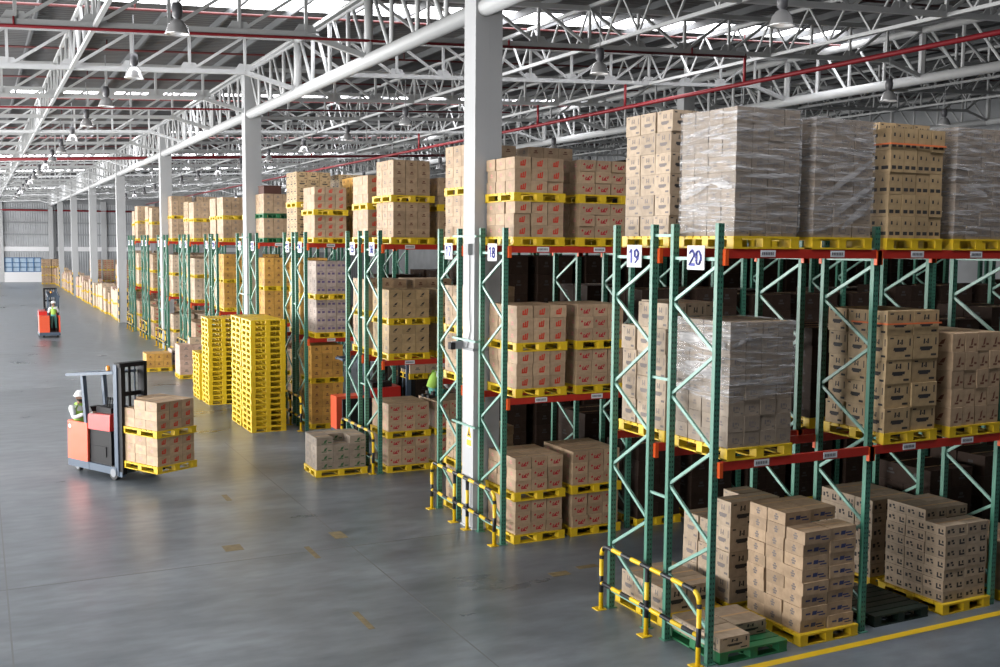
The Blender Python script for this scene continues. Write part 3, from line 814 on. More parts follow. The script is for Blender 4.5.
film(4.35, y, ZU + PH + .05, ZU + PH + 1.69, 1.10, D, 'clear stretch wrap on the last load on top of rack 20', 0, [('front', .0, .62, .5, .60, .05), ('front', .05, .45, .6, .38, .10), ('front', .0, .80, .6, .78, .04), ('left', .1, .5, .9, .55, .08)])
load(.17, y, ZL, 1.11, D, [8], .2145, 4, 4, 'wrap', 'half-wrapped load below sign 20', detail=True)
film(.17, y, ZL + PH + .62, ZL + PH + 1.73, 1.11, D, 'clear stretch wrap hanging round the load below sign 20', .14, [('left', .0, .35, .9, .4, .2), ('left', .1, .75, .95, .7, .2), ('front', .0, .70, .3, .80, .06), ('front', .1, .25, .95, .30, .04)])
load(3.07, y, ZL, 1.08, D, [5], .362, 2, 3, 'Mg', 'middle-shelf big-carton load', detail=True, jit=.02)
load(4.46, y, ZL, 1.10, D, [5], .288, 4, 3, 'brand', 'middle-shelf load at edge', detail=True, jit=.012)
for o_, (nm, xa, za, wa) in enumerate((('orange tape band round the top of the big-carton middle-shelf load', 3.07, ZL + PH + 1.62, 1.08), ('red tape line round the golden load on top of rack 20', 2.98, ZU + PH + 1.36, 1.10))):
    t_ = thing('tape_band', (xa, y, za), nm, 'tape')
    MB().box(-.012, wa + .012, -.024, -.014, -.012, .012).obj('front_strip', 'i_orange', t_)
    MB().box(-.024, -.014, -.02, .7, -.012, .012).obj('side_strip', 'i_orange', t_)
# floor of rack 20
pallet(.10, 11.08, 0, 'green pallet under flat cartons behind the striped rail', 1.2, 1.25, 'pallet_green', True)
def single(x, y, z, w, d, h, style, label, rz=0, vis=1.0, wd=None):
    mt = Matrix.Translation((x, y, z)) @ Matrix.Rotation(rz, 4, 'Z')
    CART.append([vis * w * h / (Vector((x, y, z)) - CAM).length ** 2 * 3, mt, w, d, h, style, label, wd or STYLE[style][5]])
single(.10, 11.09, PH + .001, .52, .46, .20, 'M', 'lying at the front of the green pallet by the rail', wd='flat tan')
single(.08, 11.57, PH + .001, .54, .60, .20, 'M', 'lying at the back left of the green pallet by the rail', wd='flat tan')
single(.65, 11.44, PH + .001, .56, .68, .20, 'M', 'lying at the back right of the green pallet by the rail', wd='flat tan')
load(1.62, 11.16, 0, 1.02, 1.22, [9], .187, 2, 3, 'blue', 'tall floor stack in rack 20', detail=True, jit=.022, hang=.05,
     skip={(0, 8, 0, 0), (0, 8, 1, 0)})
pallet(3.14, 11.22, 0, 'empty dark green pallet on the floor of rack 20', 1.14, 1.2, 'pallet_dark', True)
load(4.57, 11.20, 0, .96, 1.2, [8], .176, 2, 3, 'y2', 'black-marked floor stack', detail=True, jit=.008, hang=.06, skip={(0, 7, 0, 0), (0, 7, 1, 0)})
load(5.95, 11.20, 0, 1.05, 1.2, [4], .2, 2, 3, 'plain', 'stack cut by the right edge')
# ---- rack 19
y = 12.62
load(.20, y, ZU, 1.06, D, [6], .305, 3, 3, 'M', 'bare tan load above sign 19', detail=True, jit=.018)
load(4.30, y, ZU, 1.15, D, [6], .315, 3, 3, 'Mg', 'tan load behind last wrapped')
load(2.94, y, ZU, 1.13, D, [5], .30, 3, 3, 'Mg', 'load behind the golden load', vis=False)
load(.20, y, ZL, 1.06, D, [5], .378, 3, 3, 'M', 'tan load below sign 19', detail=True, jit=.03, skip={(0, 4, 0, 2)})
load(3.02, y, ZL, 1.10, D, [5], .29, 3, 3, 'umber', 'shade-dark load behind the middle-shelf load', vis=False)
load(.28, y + .03, 0, 1.0, D, [1], .39, 2, 3, 'M', 'low cartons behind rail', detail=True, hang=.06, jit=.02)
load(1.49, y + .02, 0, 1.0, D, [4], .402, 2, 3, 'M', 'stack behind tall floor stack', jit=.02, skip={(0, 3, 0, 1), (0, 3, 1, 2), (0, 3, 0, 2)}, detail=True)
load(4.5, y + .02, 0, 1.0, D, [6], .22, 2, 3, 'y2', 'dim stack behind the black-marked stack', vis=False)
# ---- rack 18
y = 17.45
d18 = dict(detail=True)
load(.14, y, ZU, 1.07, D, [3, 3], .22, 3, 3, 'redA', 'load above sign 18', jit=.02, **d18)
load(1.55, y, ZU, 1.07, D, [3, 3], .22, 3, 3, 'redB', 'second load atop rack 18', jit=.02, **d18)
load(.22, y, ZL, 1.08, D, [3, 3], .235, 3, 3, 'redA', 'first middle load, rack 18', jit=.016, **d18)
load(1.55, y, ZL, 1.06, D, [3, 3], .235, 3, 3, 'redB', 'second middle load, rack 18', jit=.016, **d18)
load(.22, y, 0, 1.05, D, [3, 3], .22, 3, 3, 'redB', 'first floor load, rack 18', jit=.016, hang=.04, **d18)
load(1.49, y, 0, 1.08, D, [3, 3], .225, 3, 3, 'redB', 'second floor load, rack 18', jit=.016, hang=.04, **d18)
for rk, b0 in ((19, 2), (18, 1), (17, 1), (16, 1), (15, 1), (14, 1), (13, 1)):  # filler loads added to darken the deep bays, shade put into their board colour
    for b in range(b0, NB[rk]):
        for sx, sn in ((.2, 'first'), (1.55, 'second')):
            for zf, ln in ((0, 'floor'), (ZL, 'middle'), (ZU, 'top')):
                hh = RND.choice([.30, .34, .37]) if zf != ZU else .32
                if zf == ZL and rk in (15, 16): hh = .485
                load(b * BAY + sx, RACKY[rk] - .08 + (.03 if rk % 2 else 0), zf, 1.06, D, [5], hh, 2, 2, 'umber', '%s shade-dark %s load, %s bay of rack %d' % (sn, ln, ORD[b + 1], rk), vis=False)
# ---- rack 17
y = RACKY[17] - .04
load(.18, y, ZU, 1.08, D, [4, 4], .216, 3, 3, 'dots', 'load above sign 17', **d18)
load(1.55, y, ZU, 1.08, D, [4, 4], .216, 3, 3, 'dots', 'dim second load on top of rack 17', vis=False)
load(.18, y, ZL, 1.08, D, [4, 4], .21, 3, 3, 'dots', 'middle load in rack 17', **d18)
load(1.55, y, ZL, 1.08, D, [4], .21, 3, 3, 'dots', 'dim second middle load in rack 17', vis=False)
load(.22, y, 0, 1.05, D, [4, 4], .194, 3, 3, 'dots', 'floor load in rack 17', hang=.04, **d18)
# ---- rack 16
y = 24.31
load(.33, y, ZU, .98, D, [4, 4], .216, 3, 3, 'dots', 'load above sign 16', hang=.09, **d18)
load(1.56, y, ZU, 1.05, D, [3, 3], .222, 3, 3, 'dots', 'second load atop rack 16', vis=False)
load(.22, y, ZL, 1.08, D, [3, 3], .235, 3, 3, 'dark', 'middle load in rack 16', **d18)
load(1.56, y, ZL, 1.05, D, [3, 3], .235, 3, 3, 'dark', 'second middle load in rack 16', vis=False)
load(.20, y, 0, 1.10, D, [3, 3], .232, 3, 3, 'redB', 'floor load in rack 16', hang=.04, **d18)
load(1.50, y, 0, 1.10, D, [3, 3], .232, 3, 3, 'redB', 'second floor load in rack 16', hang=.04)
# ---- rack 15
y = RACKY[15] - .05
load(.20, y, ZU, 1.05, D, [3, 3], .238, 3, 3, 'redA', 'load above sign 15')
load(.20, y, ZL, 1.08, D, [3, 3], .27, 3, 3, 'dots', 'middle load in rack 15')
load(1.5, y, ZL, 1.08, D, [3, 3], .27, 3, 3, 'dots', 'dim second middle load in rack 15', vis=False)
# ---- rack 14
y = 30.79
load(.26, y, ZU, 1.0, D, [3, 3], .225, 3, 3, 'redA', 'load above sign 14', hang=.05)
load(1.52, y, ZU, 1.06, D, [4, 4], .21, 3, 3, 'orange', 'second load atop rack 14')
load(.30, y, ZL, .96, D, [4, 4], .25, 3, 3, 'sq', 'middle load in rack 14', hang=.05)
load(1.52, y, ZL, 1.06, D, [3], .25, 3, 3, 'sq', 'second middle load in rack 14', vis=False)
load(.20, y + .2, 0, 1.0, D, [5, 4], .25, 3, 3, 'orange', 'orange floor load in rack 14', vis=False)
# ---- rack 13
y = RACKY[13] - .05
load(.12, y, ZU, 1.1, D, [4, 4], .235, 3, 3, 'Mg', 'load above sign 13')
load(1.5, y, ZU, 1.1, D, [4, 4], .23, 3, 3, 'Mg', 'second load atop rack 13')
load(.2, y, ZL, 1.05, D, [4, 4], .24, 3, 3, 'orange', 'middle-shelf load in rack 13', vis=False)
load(.2, y, 0, 1.05, D, [4, 4], .24, 3, 3, 'orange', 'floor load in rack 13', vis=False)
# ---- the rows further back
PLAN = {12: (('plain', [3, 3], .23, 'pallet_green'), ('orange', [4, 4], .25)), 11: (('dots', [3, 3], .23), ('pale', [4, 4], .22)), 10: (('plain', [3, 3], .25), ('orange', [4, 4], .255)),
        9: (('dots', [3, 3], .25), ('pale', [4, 4], .25)), 8: (('plain', [3, 3], .25), ('pale', [4, 3], .25)), 7: (('gold_', [3, 3], .26), ('dots', [4, 4], .23)),
        6: (('plain', [4, 4], .25), ('pale', [4, 4], .23)), 5: (('dots', [3, 3], .26), ('pale', [4, 4], .24)), 4: (('plain', [3, 3], .26), ('dots', [4, 4], .22)),
        3: (('plain', [4, 3], .24), ('pale', [4, 4], .23)), 2: (('plain', [4, 4], .23), ('pale', [4, 4], .22)), 1: (('plain', [3, 3], .26), ('pale', [4, 4], .24))}
for r in range(12, 0, -1):
    y = YF[r]; top, mid = PLAN[r]; rn = '%s rack row' % ORD[21 - r]
    cpal = top[3] if len(top) > 3 else 'pallet'
    st = 'Mg' if top[0] == 'gold_' else top[0]
    for sn, sx in (('', .24), ('second ', 1.52)):
        load(sx, y, ZU, 1.04, D, top[1], top[2], 3, 3, st, '%stop load in %s' % (sn, rn), cpal)
        load(sx, y, ZL, 1.04, D, mid[1], mid[2], 3, 3, mid[0], '%smiddle load in %s' % (sn, rn), vis=not sn)
        if r not in (9,): load(sx, y, 0, 1.04, D, [3, 3], .26, 3, 3, 'redB' if r % 3 else 'pale', '%sfloor load in %s' % (sn, rn), vis=not sn)
o = thing('storage_crate', (.26, YF[12] + .02, ZU + 2 * PH + 6 * .23), 'low dark brown crate on top of the twelfth-rack load beside the second column', 'crate')
MB().box(0, .62, 0, .8, .0, .26).obj('crate_body', 'crate', o); MB().box(-.02, .64, -.02, .82, .26, .29).obj('lid', 'crate', o)

# ---- loads standing in the aisle
load(-1.58, 24.53, 0, 1.27, 1.0, [4], .2, 3, 2, 'green', 'low aisle load, rack 16', detail=True, jit=.006, hang=.03, skip={(0, 3, 1, 0)})
load(-2.36, 47.6, 0, 1.08, 1.1, [2], .31, 3, 2, 'orange', 'orange load in the aisle')
load(-1.15, 48.4, 0, 1.0, 1.1, [2], .34, 3, 2, 'grey_' if False else 'sq', 'greyish aisle load behind the orange one')
load(-1.44, 44.62, 0, 1.1, 1.15, [4], .31, 2, 3, 'pink', 'pinkish load in the aisle')
single(-.95, 45.0, PH + 4 * .31 + .001, .62, .5, .26, 'pale', 'lying on top of the pinkish aisle load', wd='white')
load(.1, 44.0, 0, 1.05, 1.1, [5], .26, 3, 3, 'pink', 'pink load at the foot of the tenth rack row') if False else None

# ---- tall stacks of empty pallets
def pstack(x, y, n, w, d, where, detail, ph=.1695):
    for k in range(n):
        fromtop = n - k
        pallet(x + RND.uniform(-.012, .012), y + RND.uniform(-.012, .012), k * ph * 1.003, 'empty yellow pallet, %s from the top of the %s' % (ORD[fromtop] if fromtop < 26 else fromtop, where), w, d, 'pallet', detail, 'empty pallets in the ' + where)
pstack(-1.63, 31.12, 20, 1.06, 1.22, 'nearest tall stack', True)
pstack(-1.63, 32.48, 20, 1.06, 1.30, 'tall stack just behind the nearest one', False)
pstack(-1.72, 37.08, 18, 1.10, 1.22, 'second tall stack by the column', False)
pstack(-1.80, 38.42, 10, 1.10, 1.22, 'half-height stack furthest left', False)

# ---- floor storage down to the far wall
n = 0
y = 79.0; c = 0
while y < 148:
    near_col = any(abs(y + .6 - q) < 1.0 for q in COLY)
    if not near_col:
        n += 1
        hh = RND.choice([.20, .21, .22, .24, .17])
        load(.05 + RND.uniform(-.1, .1), y, 0, 1.05, 1.12, [4, 4], hh, 2, 2, RND.choice(['pale', 'pale', 'plain', 'pink']), 'floor stack %s along the far row' % (ORD[n] if n < 26 else ORD[n - 25] + ' from far end'))
    c += 1
    y += 1.32 if c % 4 else 2.0
for i in range(14):
    load(2.2 + (i % 7) * 1.3, 98 + 24 * (i // 7), 0, 1.1, 1.1, [5, 5, 5], .205, 3, 2, 'redB', 'brown high stack %s behind the far row' % ORD[i + 1])
for i, (x, y) in enumerate([(-1.45, 146.5), (-.25, 146.5), (-7.6, 140.0), (-.3, 148.0)]):
    load(x, y, 0, 1.1, 1.1, [4, 4, 4], .225, 2, 2, 'dots', 'brown stack %s at the far wall' % ORD[i + 1])

# ---- red print cartons and plain cartons: the largest in view stand alone
def emit_cartons(name, items, group, keep, stuffname, stufflabel):
    items.sort(key=lambda c: -c[0])
    for c in items[:keep]:
        me = carton_mesh(c[2], c[3], c[4], c[5])
        o = link(name, me); o.matrix_world = c[1]
        tag(o, '%s carton, %s' % (c[7] if len(c[6].split()) < 13 else '', c[6]) if not (len(c[6].split()) >= 13) else 'carton, ' + c[6], 'carton', group)
    rest = items[keep:]
    mats = []; idx = {}
    def mi(k):
        if k not in idx: idx[k] = len(mats); mats.append(k)
        return idx[k]
    mb = MB()
    for c in rest:
        s = STYLE[c[5]]
        carton_pieces(mb, c[2], c[3], c[4], c[5], c[1], (mi('s_' + s[0]), mi('i_' + s[2]), mi('i_' + s[4]), mi('i_tape')))
    o = mb.obj(stuffname, mats); tag(o, stufflabel, 'cartons', None, 'stuff')

# ------------------------------------------------------------------ reach trucks
def wheel(parent, x, y, r, wdt, name='wheel'):
    mb = MB(); mb.tube((x, y - wdt / 2, r), (x, y + wdt / 2, r), r, 20)
    w = mb.obj(name, 'rubber', parent)
    MB().tube((x, y - wdt / 2 - .012, r), (x, y + wdt / 2 + .012, r), r * .62, 16).obj('hub', 'chrome', w)
    return w
def reach_truck(loc, rz, label, stand, side='orange'):
    o = thing('reach_truck', loc, label, 'forklift truck', 'orange reach trucks', rz)
    W = 1.14
    mb = MB()                                    # chassis
    mb.box(-1.90, 0.10, 0, W, .13, .31); mb.box(-1.02, -1.0, -.006, W + .006, .12, .32); mb.box(.02, .30, 0.03, .12, .10, .22); mb.box(.02, .30, W - .12, W - .03, .10, .22)
    mb.obj('chassis', 'bluegrey', o)
    mb = MB()                                    # operator shell
    yl = .58 if stand else 0
    if stand:
        mb.box(-1.92, -.95, yl, W, .31, 1.27)
        MB().box(-1.92, -1.05, 0, .07, .31, 1.27).obj('side_guard', side, o)
    else:
        t = .06
        pts = [(-1.93, .02), (-1.90, 0), (-1.06, 0), (-1.06, t), (-1.85, t), (-1.85, W - t), (-1.06, W - t), (-1.06, W), (-1.90, W), (-1.93, W - .02)]
        n = len(pts)
        mb.add([(x, y, .31) for x, y in pts] + [(x + (.02 if i in (2, 3, 6, 7) else .03), y, 1.27) for i, (x, y) in enumerate(pts)],
               [tuple(range(n - 1, -1, -1)), tuple(range(n, 2 * n))] + [(i, (i + 1) % n, n + (i + 1) % n, n + i) for i in range(n)])
    mb.obj('operator_shell', 'orange', o)
    MB().tube((-1.78, -.006, 1.13), (-1.78, .0, 1.13), .05, 14).obj('round_sticker', 'white', o)
    if not stand:
        mb = MB(); mb.box(-1.82, -1.35, .25, .85, .31, 1.10); mb.box(-1.82, -1.70, .25, .85, 1.10, 1.55); mb.obj('seat', 'black', o)
    else:
        MB().box(-1.9, -1.0, .08, .57, .31, .34).obj('standing_plate', 'rubber', o)
    mb = MB(); mb.box(-1.02, -.16, .06, W - .06, .31, 1.14); mb.box(-.80, -.35, .04, .06, .5, .75); mb.obj('battery_bay', 'black', o)
    mb = MB(); mb.add([(-1.04, .01, 1.14), (-.14, .01, 1.16), (-.14, W - .01, 1.16), (-1.04, W - .01, 1.14), (-1.04, .03, 1.50), (-.14, .03, 1.56), (-.14, W - .03, 1.56), (-1.04, W - .03, 1.50)],
           [(0, 3, 2, 1), (4, 5, 6, 7), (0, 1, 5, 4), (1, 2, 6, 5), (2, 3, 7, 6), (3, 0, 4, 7)]); mb.obj('hood', 'truck_red', o)
    mb = MB(); mb.box(-.95, -.35, .2, .75, 1.53, 1.68)
    mb.obj('console', 'black', o)
    for i in range(3): MB().tube((-.72 + i * .1, .35, 1.66), (-.66 + i * .1, .33, 1.88), .014, 6).tube((-.66 + i * .1, .33, 1.86), (-.655 + i * .1, .33, 1.92), .026, 8).obj('control_lever', 'black', o)
    MB().lathe([(.0, .0), (.15, .0), (.16, .03), (.13, .05), (.0, .04)], (-.95, .55, 1.62), 16).obj('steering_wheel', 'rubber', o)
    # overhead guard
    zg = 2.45; zr_, zf_ = 2.40, 2.60
    for x, y, x2 in ((-1.12, .05, -1.24), (-1.12, .61, -1.24)):
        MB().bar((x, y, 1.27), (x2, y, 2.42), .10, .10).obj('guard_pillar', 'bluegrey', o)
    mb = MB(); G = .66
    gz = lambda x: zr_ + (zf_ - zr_) * (x + 1.92) / 1.97
    for yy in (.035, G - .035): mb.bar((-1.92, yy, gz(-1.92)), (.05, yy, gz(.05)), .07, .07)
    for i in range(8): xx = -1.88 + .27 * i; mb.bar((xx, .03, gz(xx)), (xx, G - .03, gz(xx)), .05 if i in (0, 7) else .03, .05)
    mb.obj('overhead_guard', 'bluegrey', o)
    b = MB().tube((-.72, .4, zg + .06), (-.72, .4, zg + .11), .05, 12).obj('beacon', 'black', o)
    MB().lathe([(.05, 0), (.05, .09), (.03, .12), (0, .125)], (-.72, .4, zg + .11), 12).obj('beacon_lens', 'amber', b, True)
    # mast
    WM = .80; q = .16
    for y, m in ((.06, 'bluegrey'), (WM - .06, 'black')):
        mb = MB(); mb.box(q - .12, q + .02, y - .05, y + .05, .12, 2.80); mb.obj('mast_rail', m, o)
        mb = MB(); mb.box(q + .03, q + .16, y - .07 if y > .4 else y - .02, y + .02 if y > .4 else y + .09, .16, 2.82); mb.obj('inner_mast_rail', 'black', o)
    mb = MB(); mb.box(q - .10, q + .14, .02, WM - .02, 2.74, 2.84); mb.obj('mast_top_crossbar', 'black', o)
    MB().box(q - .08, q, .05, WM - .05, 2.02, 2.12).obj('mast_crossbar', 'black', o)
    MB().box(q - .08, q, .05, WM - .05, .55, .65).obj('lower_crossbar', 'black', o)
    for y in (.26, .40, .55): MB().tube((q - .03, y, .2), (q - .03, y, 2.76), .035 if y == .40 else .022, 8).obj('lift_cylinder', 'black' if y == .40 else 'bluegrey', o)
    mb = MB(); mb.box(.33, .38, .12, W - .12, .34, .95)
    mb.obj('fork_carriage', 'black', o)
    for y in (.38, .80): MB().box(.36, 1.40, y - .06, y + .06, .375, .415).obj('fork', 'black', o)
    wheel(o, -.02, .07, .17, .12); wheel(o, -.02, W - .07, .17, .12); wheel(o, -1.62, .14, .10, .10, 'caster_wheel'); wheel(o, -1.5, W - .25, .12, .14, 'drive_wheel')
    return o
RZ1 = math.atan2(-.883, .47)
reach_truck((-6.08, 26.27, 0), RZ1, 'orange reach truck carrying two stacked pallets of cartons in the open aisle', False)
reach_truck((-4.58, 68.4, 0), PI / 2, 'small distant orange reach truck driving away down the aisle', True)
reach_truck((2.28, 28.45, 0), 0, 'orange reach truck half hidden between racks 14 and 15', True, 'black')
load(-5.25, 24.95, .335, 1.05, 1.28, [3, 3], .222, 3, 3, 'redA', 'load on the nearest truck', rz=math.atan2(.47, .883), detail=True, jit=.006, skip={(1, 2, 0, 2)}, hang=.04)
load(2.4, 28.4, 1.75, 1.0, 1.0, [2], .25, 2, 2, 'pale', 'load raised between racks 14 and 15', 'pallet', vis=False)

red = [c for c in CART if c[5] in ('redA', 'redB')]
oth = [c for c in CART if c[5] not in ('redA', 'redB')]
emit_cartons('red_print_carton', red, 'red-printed cartons on the pallets', 300, 'distant_red_cartons', 'red-printed cartons further back and half hidden in the racks')
emit_cartons('carton', oth, 'cartons on the pallets', 300, 'distant_cartons', 'brown and pale cartons further back and half hidden in the racks')

PAL.sort(key=lambda p: -p[0])
for p in PAL[:300]: put_pallet(*p[1])
rest = MB(); keys = ['pallet', 'pallet_green', 'pallet_dark']
for _, (x, y, z, label, w, d, col, detail, group, rz) in PAL[300:]:
    g, _a, _b = pallet_geo(w, d, ('top', 'bottom', 'block'))
    T = Matrix.Translation((x, y, z)) @ Matrix.Rotation(rz, 4, 'Z'); n0 = len(rest.v)
    rest.v += [tuple(T @ Vector(v)) for v in g.v]; rest.f += [[i + n0 for i in f] for f in g.f]; rest.m += [keys.index(col)] * len(g.f)
tag(rest.obj('distant_pallets', keys), 'yellow pallets further back and half hidden in the racks', 'pallets', None, 'stuff')

# ------------------------------------------------------------------ people
def skin_obj(name, mat, parent, verts, edges, radii, root, sub=1):
    me = bpy.data.meshes.new(name); me.from_pydata([tuple(v) for v in verts], edges, [])
    me.materials.append(M[mat])
    o = link(name, me, parent)
    sm = o.modifiers.new('skin', 'SKIN'); sm.use_smooth_shade = True; sm.branch_smoothing = 0.6
    if not me.skin_vertices: me.attributes  # layer is created with the modifier
    if not me.skin_vertices:
        bm = bmesh.new(); bm.from_mesh(me); bm.verts.layers.skin.verify(); bm.to_mesh(me); bm.free()
    for i, r in enumerate(radii):
        s = me.skin_vertices[0].data[i]; s.radius = r if isinstance(r, tuple) else (r, r); s.use_root = (i == root)
    ss = o.modifiers.new('subsurf', 'SUBSURF'); ss.levels = sub; ss.render_levels = sub
    return o
def person(loc, rz, label, J, bald=False):
    """J: joint positions, facing +x"""
    o = thing('person', loc, label, 'person', None, rz)
    V = {k: Vector(v) for k, v in J.items()}
    for s in ('l', 'r'):
        w = V['wr' + s]; e = V['el' + s]; d = (w - e).normalized()
        V['hd' + s] = w + d * .085
        side = d.cross(Vector((0, 0, 1))); side = side.normalized() if side.length > .1 else Vector((0, 1, 0))
        for i, t in enumerate((-.030, -.010, .010, .030)):
            L_ = (.060, .072, .068, .052)[i]
            V['f%d%s' % (i, s)] = V['hd' + s] + side * t + d * .03; V['g%d%s' % (i, s)] = V['hd' + s] + side * t * 1.2 + d * (.03 + L_) - Vector((0, 0, .025))
        sg = -1 if s == 'l' else 1
        V['th' + s] = w + d * .03 + side * .035 * sg; V['tt' + s] = w + d * .085 + side * .06 * sg - Vector((0, 0, .012))
    V['col'] = V['che'].lerp(V['nek'], .7)
    for s in ('l', 'r'): V['vs' + s] = V['che'].lerp(V['sh' + s], .62) + Vector((0, 0, .05))
    names = [k for k in V if k not in ('col', 'vsl', 'vsr')]
    ix = {k: i for i, k in enumerate(names)}
    E_ = [('pel', 'wst'), ('wst', 'che'), ('che', 'nek'), ('nek', 'hea'), ('hea', 'crn')]
    for s in ('l', 'r'):
        E_ += [('che', 'sh' + s), ('sh' + s, 'el' + s), ('el' + s, 'wr' + s), ('wr' + s, 'hd' + s), ('pel', 'hp' + s), ('hp' + s, 'kn' + s), ('kn' + s, 'an' + s), ('an' + s, 'to' + s), ('wr' + s, 'th' + s), ('th' + s, 'tt' + s)]
        for i in range(4): E_ += [('hd' + s, 'f%d%s' % (i, s)), ('f%d%s' % (i, s), 'g%d%s' % (i, s))]
    RAD = {'col': .085, 'pel': .105, 'wst': .095, 'che': (.10, .095), 'nek': .055, 'hea': (.082, .095), 'crn': .06, 'sh': .045, 'el': .038, 'wr': .028, 'hd': (.038, .016), 'hp': .075, 'kn': .046, 'an': .032, 'to': .026, 'th': .012, 'tt': .009, 'f': .009, 'g': .008}
    def rad(k): return RAD.get(k) or RAD.get(k[:-1]) or RAD.get(k[0])
    skin_obj('body', 'skin', o, [V[k] for k in names], [(ix[a], ix[b]) for a, b in E_], [rad(k) for k in names], ix['pel'])
    def cloth(name, mat, keys, edges, grow, root, extra={}):
        kx = {k: i for i, k in enumerate(keys)}
        R_ = []
        for k in keys:
            r = extra.get(k, rad(k)); R_.append(tuple(v + grow for v in r) if isinstance(r, tuple) else r + grow)
        return skin_obj(name, mat, o, [V[k] for k in keys], [(kx[a], kx[b]) for a, b in edges], R_, kx[root])
    arms = [e for s in 'lr' for e in (('che', 'sh' + s), ('sh' + s, 'el' + s), ('el' + s, 'wr' + s))]
    cloth('shirt', 'shirt', ['pel', 'wst', 'che', 'col', 'shl', 'ell', 'wrl', 'shr', 'elr', 'wrr'], [('pel', 'wst'), ('wst', 'che'), ('che', 'col')] + arms, .0, 'pel', {'pel': .15, 'wst': .148, 'che': (.165, .145), 'col': .11, 'shl': .088, 'shr': .088, 'ell': .062, 'elr': .062, 'wrl': .046, 'wrr': .046})
    cloth('trousers', 'trouser', ['wst', 'pel', 'hpl', 'knl', 'anl', 'hpr', 'knr', 'anr'], [('wst', 'pel')] + [e for s in 'lr' for e in (('pel', 'hp' + s), ('hp' + s, 'kn' + s), ('kn' + s, 'an' + s))], .0, 'pel', {'wst': .125, 'pel': .145, 'hpl': .112, 'hpr': .112, 'knl': .076, 'knr': .076, 'anl': .058, 'anr': .058})
    cloth('vest', 'vest', ['pel', 'wst', 'che', 'col', 'vsl', 'vsr'], [('pel', 'wst'), ('wst', 'che'), ('che', 'col'), ('che', 'vsl'), ('che', 'vsr')], 0, 'wst', {'pel': .175, 'wst': .175, 'che': (.205, .185), 'col': .135, 'vsl': .13, 'vsr': .13})
    for s in 'lr':
        a, t = V['an' + s], V['to' + s]
        mb = MB(); mb.tube(a + Vector((0, 0, .09)), a - Vector((0, 0, .03)), .062, 10); mb.bar(a + (t - a) * -.35 + Vector((0, 0, -.035)), t + (t - a) * .35 + Vector((0, 0, -.01)), .09, .08); mb.obj('boot', 'boot', o)
    h = V['hea']; up = (V['crn'] - V['hea']).normalized()
    mb = MB(); c = h + up * .035
    prof = [(.150, .0), (.152, .012), (.122, .02), (.120, .06), (.100, .105), (.060, .135), (.0, .145)]
    mb.lathe(prof, c, 18); mb.add([(c.x + .09, c.y - .1, c.z + .004), (c.x + .21, c.y - .06, c.z - .012), (c.x + .21, c.y + .06, c.z - .012), (c.x + .09, c.y + .1, c.z + .004), (c.x + .09, c.y, c.z + .03)], [(0, 1, 2, 3), (0, 4, 1), (1, 4, 2), (2, 4, 3)])
    mb.obj('hard_hat', 'helmet', o, True)
    mb = MB()
    mb.add([h + Vector(q) for q in [(.088, -.018, -.03), (.088, .018, -.03), (.092, 0, .02), (.125, 0, -.03)]], [(0, 3, 2), (3, 1, 2), (0, 1, 3)])
    for sy in (-1, 1): mb.lathe([(0, -.03), (.018, -.02), (.022, .005), (.012, .03), (0, .032)], h + Vector((-.005, sy * .092, -.01)), 8)
    mb.obj('nose_and_ears', 'skin', o)
    mb = MB()
    for sy in (-.034, .034): mb.lathe([(0, -.010), (.010, 0), (0, .010)], h + Vector((.088, sy, .012)), 8)
    mb.obj('eyes', 'hair', o)
    mb = MB(); mb.lathe([(.0, -.115), (.05, -.11), (.084, -.07), (.092, -.045), (.085, -.04)], h + Vector((.014, 0, 0)), 12); mb.obj('beard', 'hair', o)
    return o
def pose(**kw):
    J = dict(pel=(0, 0, 0), wst=(.0, 0, .16), che=(.02, 0, .36), nek=(.03, 0, .53), hea=(.05, 0, .65), crn=(.05, 0, .74),
             shl=(.0, .19, .43), ell=(.06, .25, .17), wrl=(.28, .20, .12), shr=(.0, -.19, .43), elr=(.06, -.25, .17), wrr=(.28, -.20, .12),
             hpl=(.0, .09, -.05), knl=(.40, .12, -.02), anl=(.46, .12, -.40), tol=(.60, .12, -.44), hpr=(.0, -.09, -.05), knr=(.40, -.12, -.02), anr=(.46, -.12, -.40), tor=(.60, -.12, -.44))
    J.update(kw); return J
c, s = math.cos(RZ1), math.sin(RZ1)
def on_truck(lx, ly, z): return (-6.08 + c * lx - s * ly, 26.27 + s * lx + c * ly, z)
person(on_truck(-1.74, .24, 1.18), RZ1, 'driver in white hard hat and lime vest seated on the nearest reach truck', pose(wrr=(.40, -.10, .28), wrl=(.42, .12, .28), elr=(.14, -.24, .16), ell=(.14, .24, .16)))
STAND = pose(ell=(.02, .27, .14), wrl=(.22, .30, .16), elr=(.02, -.26, .13), wrr=(.20, -.22, .18),
             knl=(.03, .11, -.47), anl=(-.02, .12, -.88), tol=(.13, .13, -.93), knr=(.03, -.11, -.47), anr=(.02, -.13, -.88), tor=(.16, -.14, -.93))
person((-4.90, 67.0, 1.32), PI / 2, 'standing driver in lime vest and teal trousers on the distant truck', STAND)
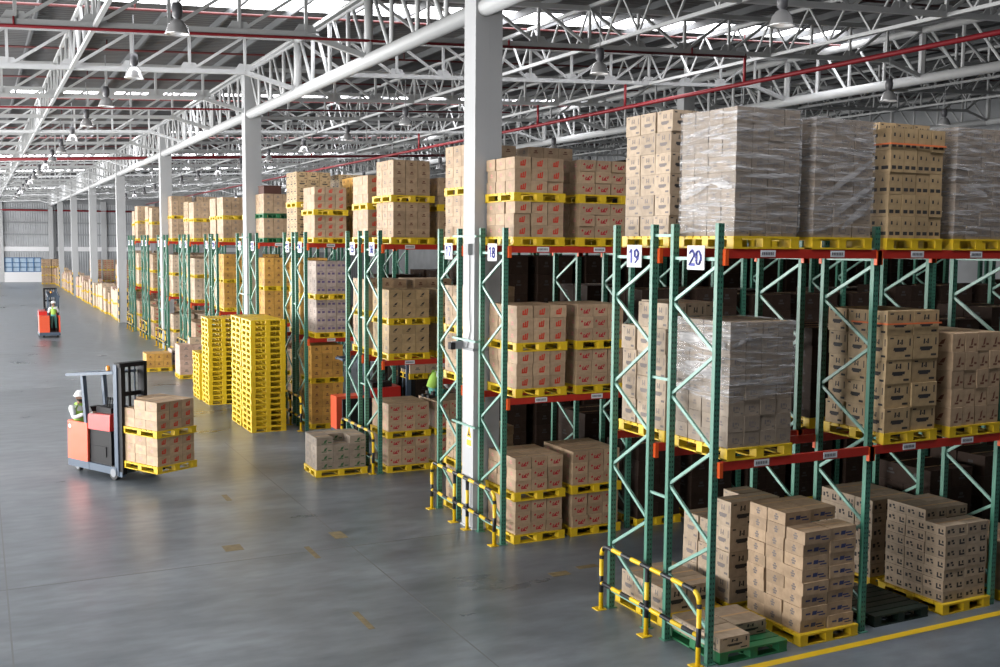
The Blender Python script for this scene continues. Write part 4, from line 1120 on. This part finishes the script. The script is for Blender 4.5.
person((1.62, 24.95, 1.97), 0.15, 'worker in lime vest crouching on cartons at the end of rack 16', pose(
    wst=(.07, 0, .13), che=(.18, 0, .30), nek=(.27, 0, .44), hea=(.33, 0, .53), crn=(.35, 0, .60), shl=(.17, .19, .36), shr=(.17, -.19, .36), ell=(.30, .24, .12), elr=(.30, -.24, .12), wrl=(.45, .16, .0), wrr=(.45, -.16, .0),
    knl=(.36, .13, -.10), anl=(-.02, .13, -.15), tol=(-.14, .13, -.17), knr=(.36, -.13, -.10), anr=(-.02, -.13, -.15), tor=(-.14, -.13, -.17)))

# ------------------------------------------------------------------ light
def area(name, loc, rot, sx, sy, power, col=(1, 1, 1)):
    l = bpy.data.lights.new(name, 'AREA'); l.shape = 'RECTANGLE'; l.size = sx; l.size_y = sy; l.energy = power; l.color = col
    o = bpy.data.objects.new(name, l); COL.objects.link(o); o.location = loc; o.rotation_euler = rot; return o
for i in range(5):
    area('dock_door_daylight', (X0 + .35, (11, 39, 72, 105, 138)[i], 4.0), (0, -PI / 2, 0), 7.0, (22, 32, 32, 32, 32)[i], (5100, 11500, 10500, 9500, 8000)[i], (1.0, .985, .96))
w = bpy.data.worlds.new('world'); S.world = w; w.use_nodes = True
w.node_tree.nodes['Background'].inputs['Color'].default_value = (.86, .92, 1.0, 1); w.node_tree.nodes['Background'].inputs['Strength'].default_value = 0.6

# ------------------------------------------------------------------ camera
F_, pan, tilt, roll = 1044.7943, 0.4638, 0.0861, 0.0088
fwd = Vector((math.sin(pan) * math.cos(tilt), math.cos(pan) * math.cos(tilt), -math.sin(tilt)))
rr = Vector((math.cos(pan), -math.sin(pan), 0)); uu = rr.cross(fwd)
R = rr * math.cos(roll) + uu * math.sin(roll); U = -rr * math.sin(roll) + uu * math.cos(roll)
cd = bpy.data.cameras.new('camera'); cam = bpy.data.objects.new('camera', cd); COL.objects.link(cam)
cam.matrix_world = Matrix(((R.x, U.x, -fwd.x, CAM.x), (R.y, U.y, -fwd.y, CAM.y), (R.z, U.z, -fwd.z, CAM.z), (0, 0, 0, 1)))
cd.sensor_width = 36; cd.lens = F_ / 1000 * 36; cd.clip_start = .1; cd.clip_end = 500
S.camera = cam
S.view_settings.view_transform = 'Standard'; S.view_settings.look = 'None'; S.view_settings.gamma = 1; S.view_settings.use_curve_mapping = False
S.view_settings.exposure = 0.08
S.cycles.diffuse_bounces = 1
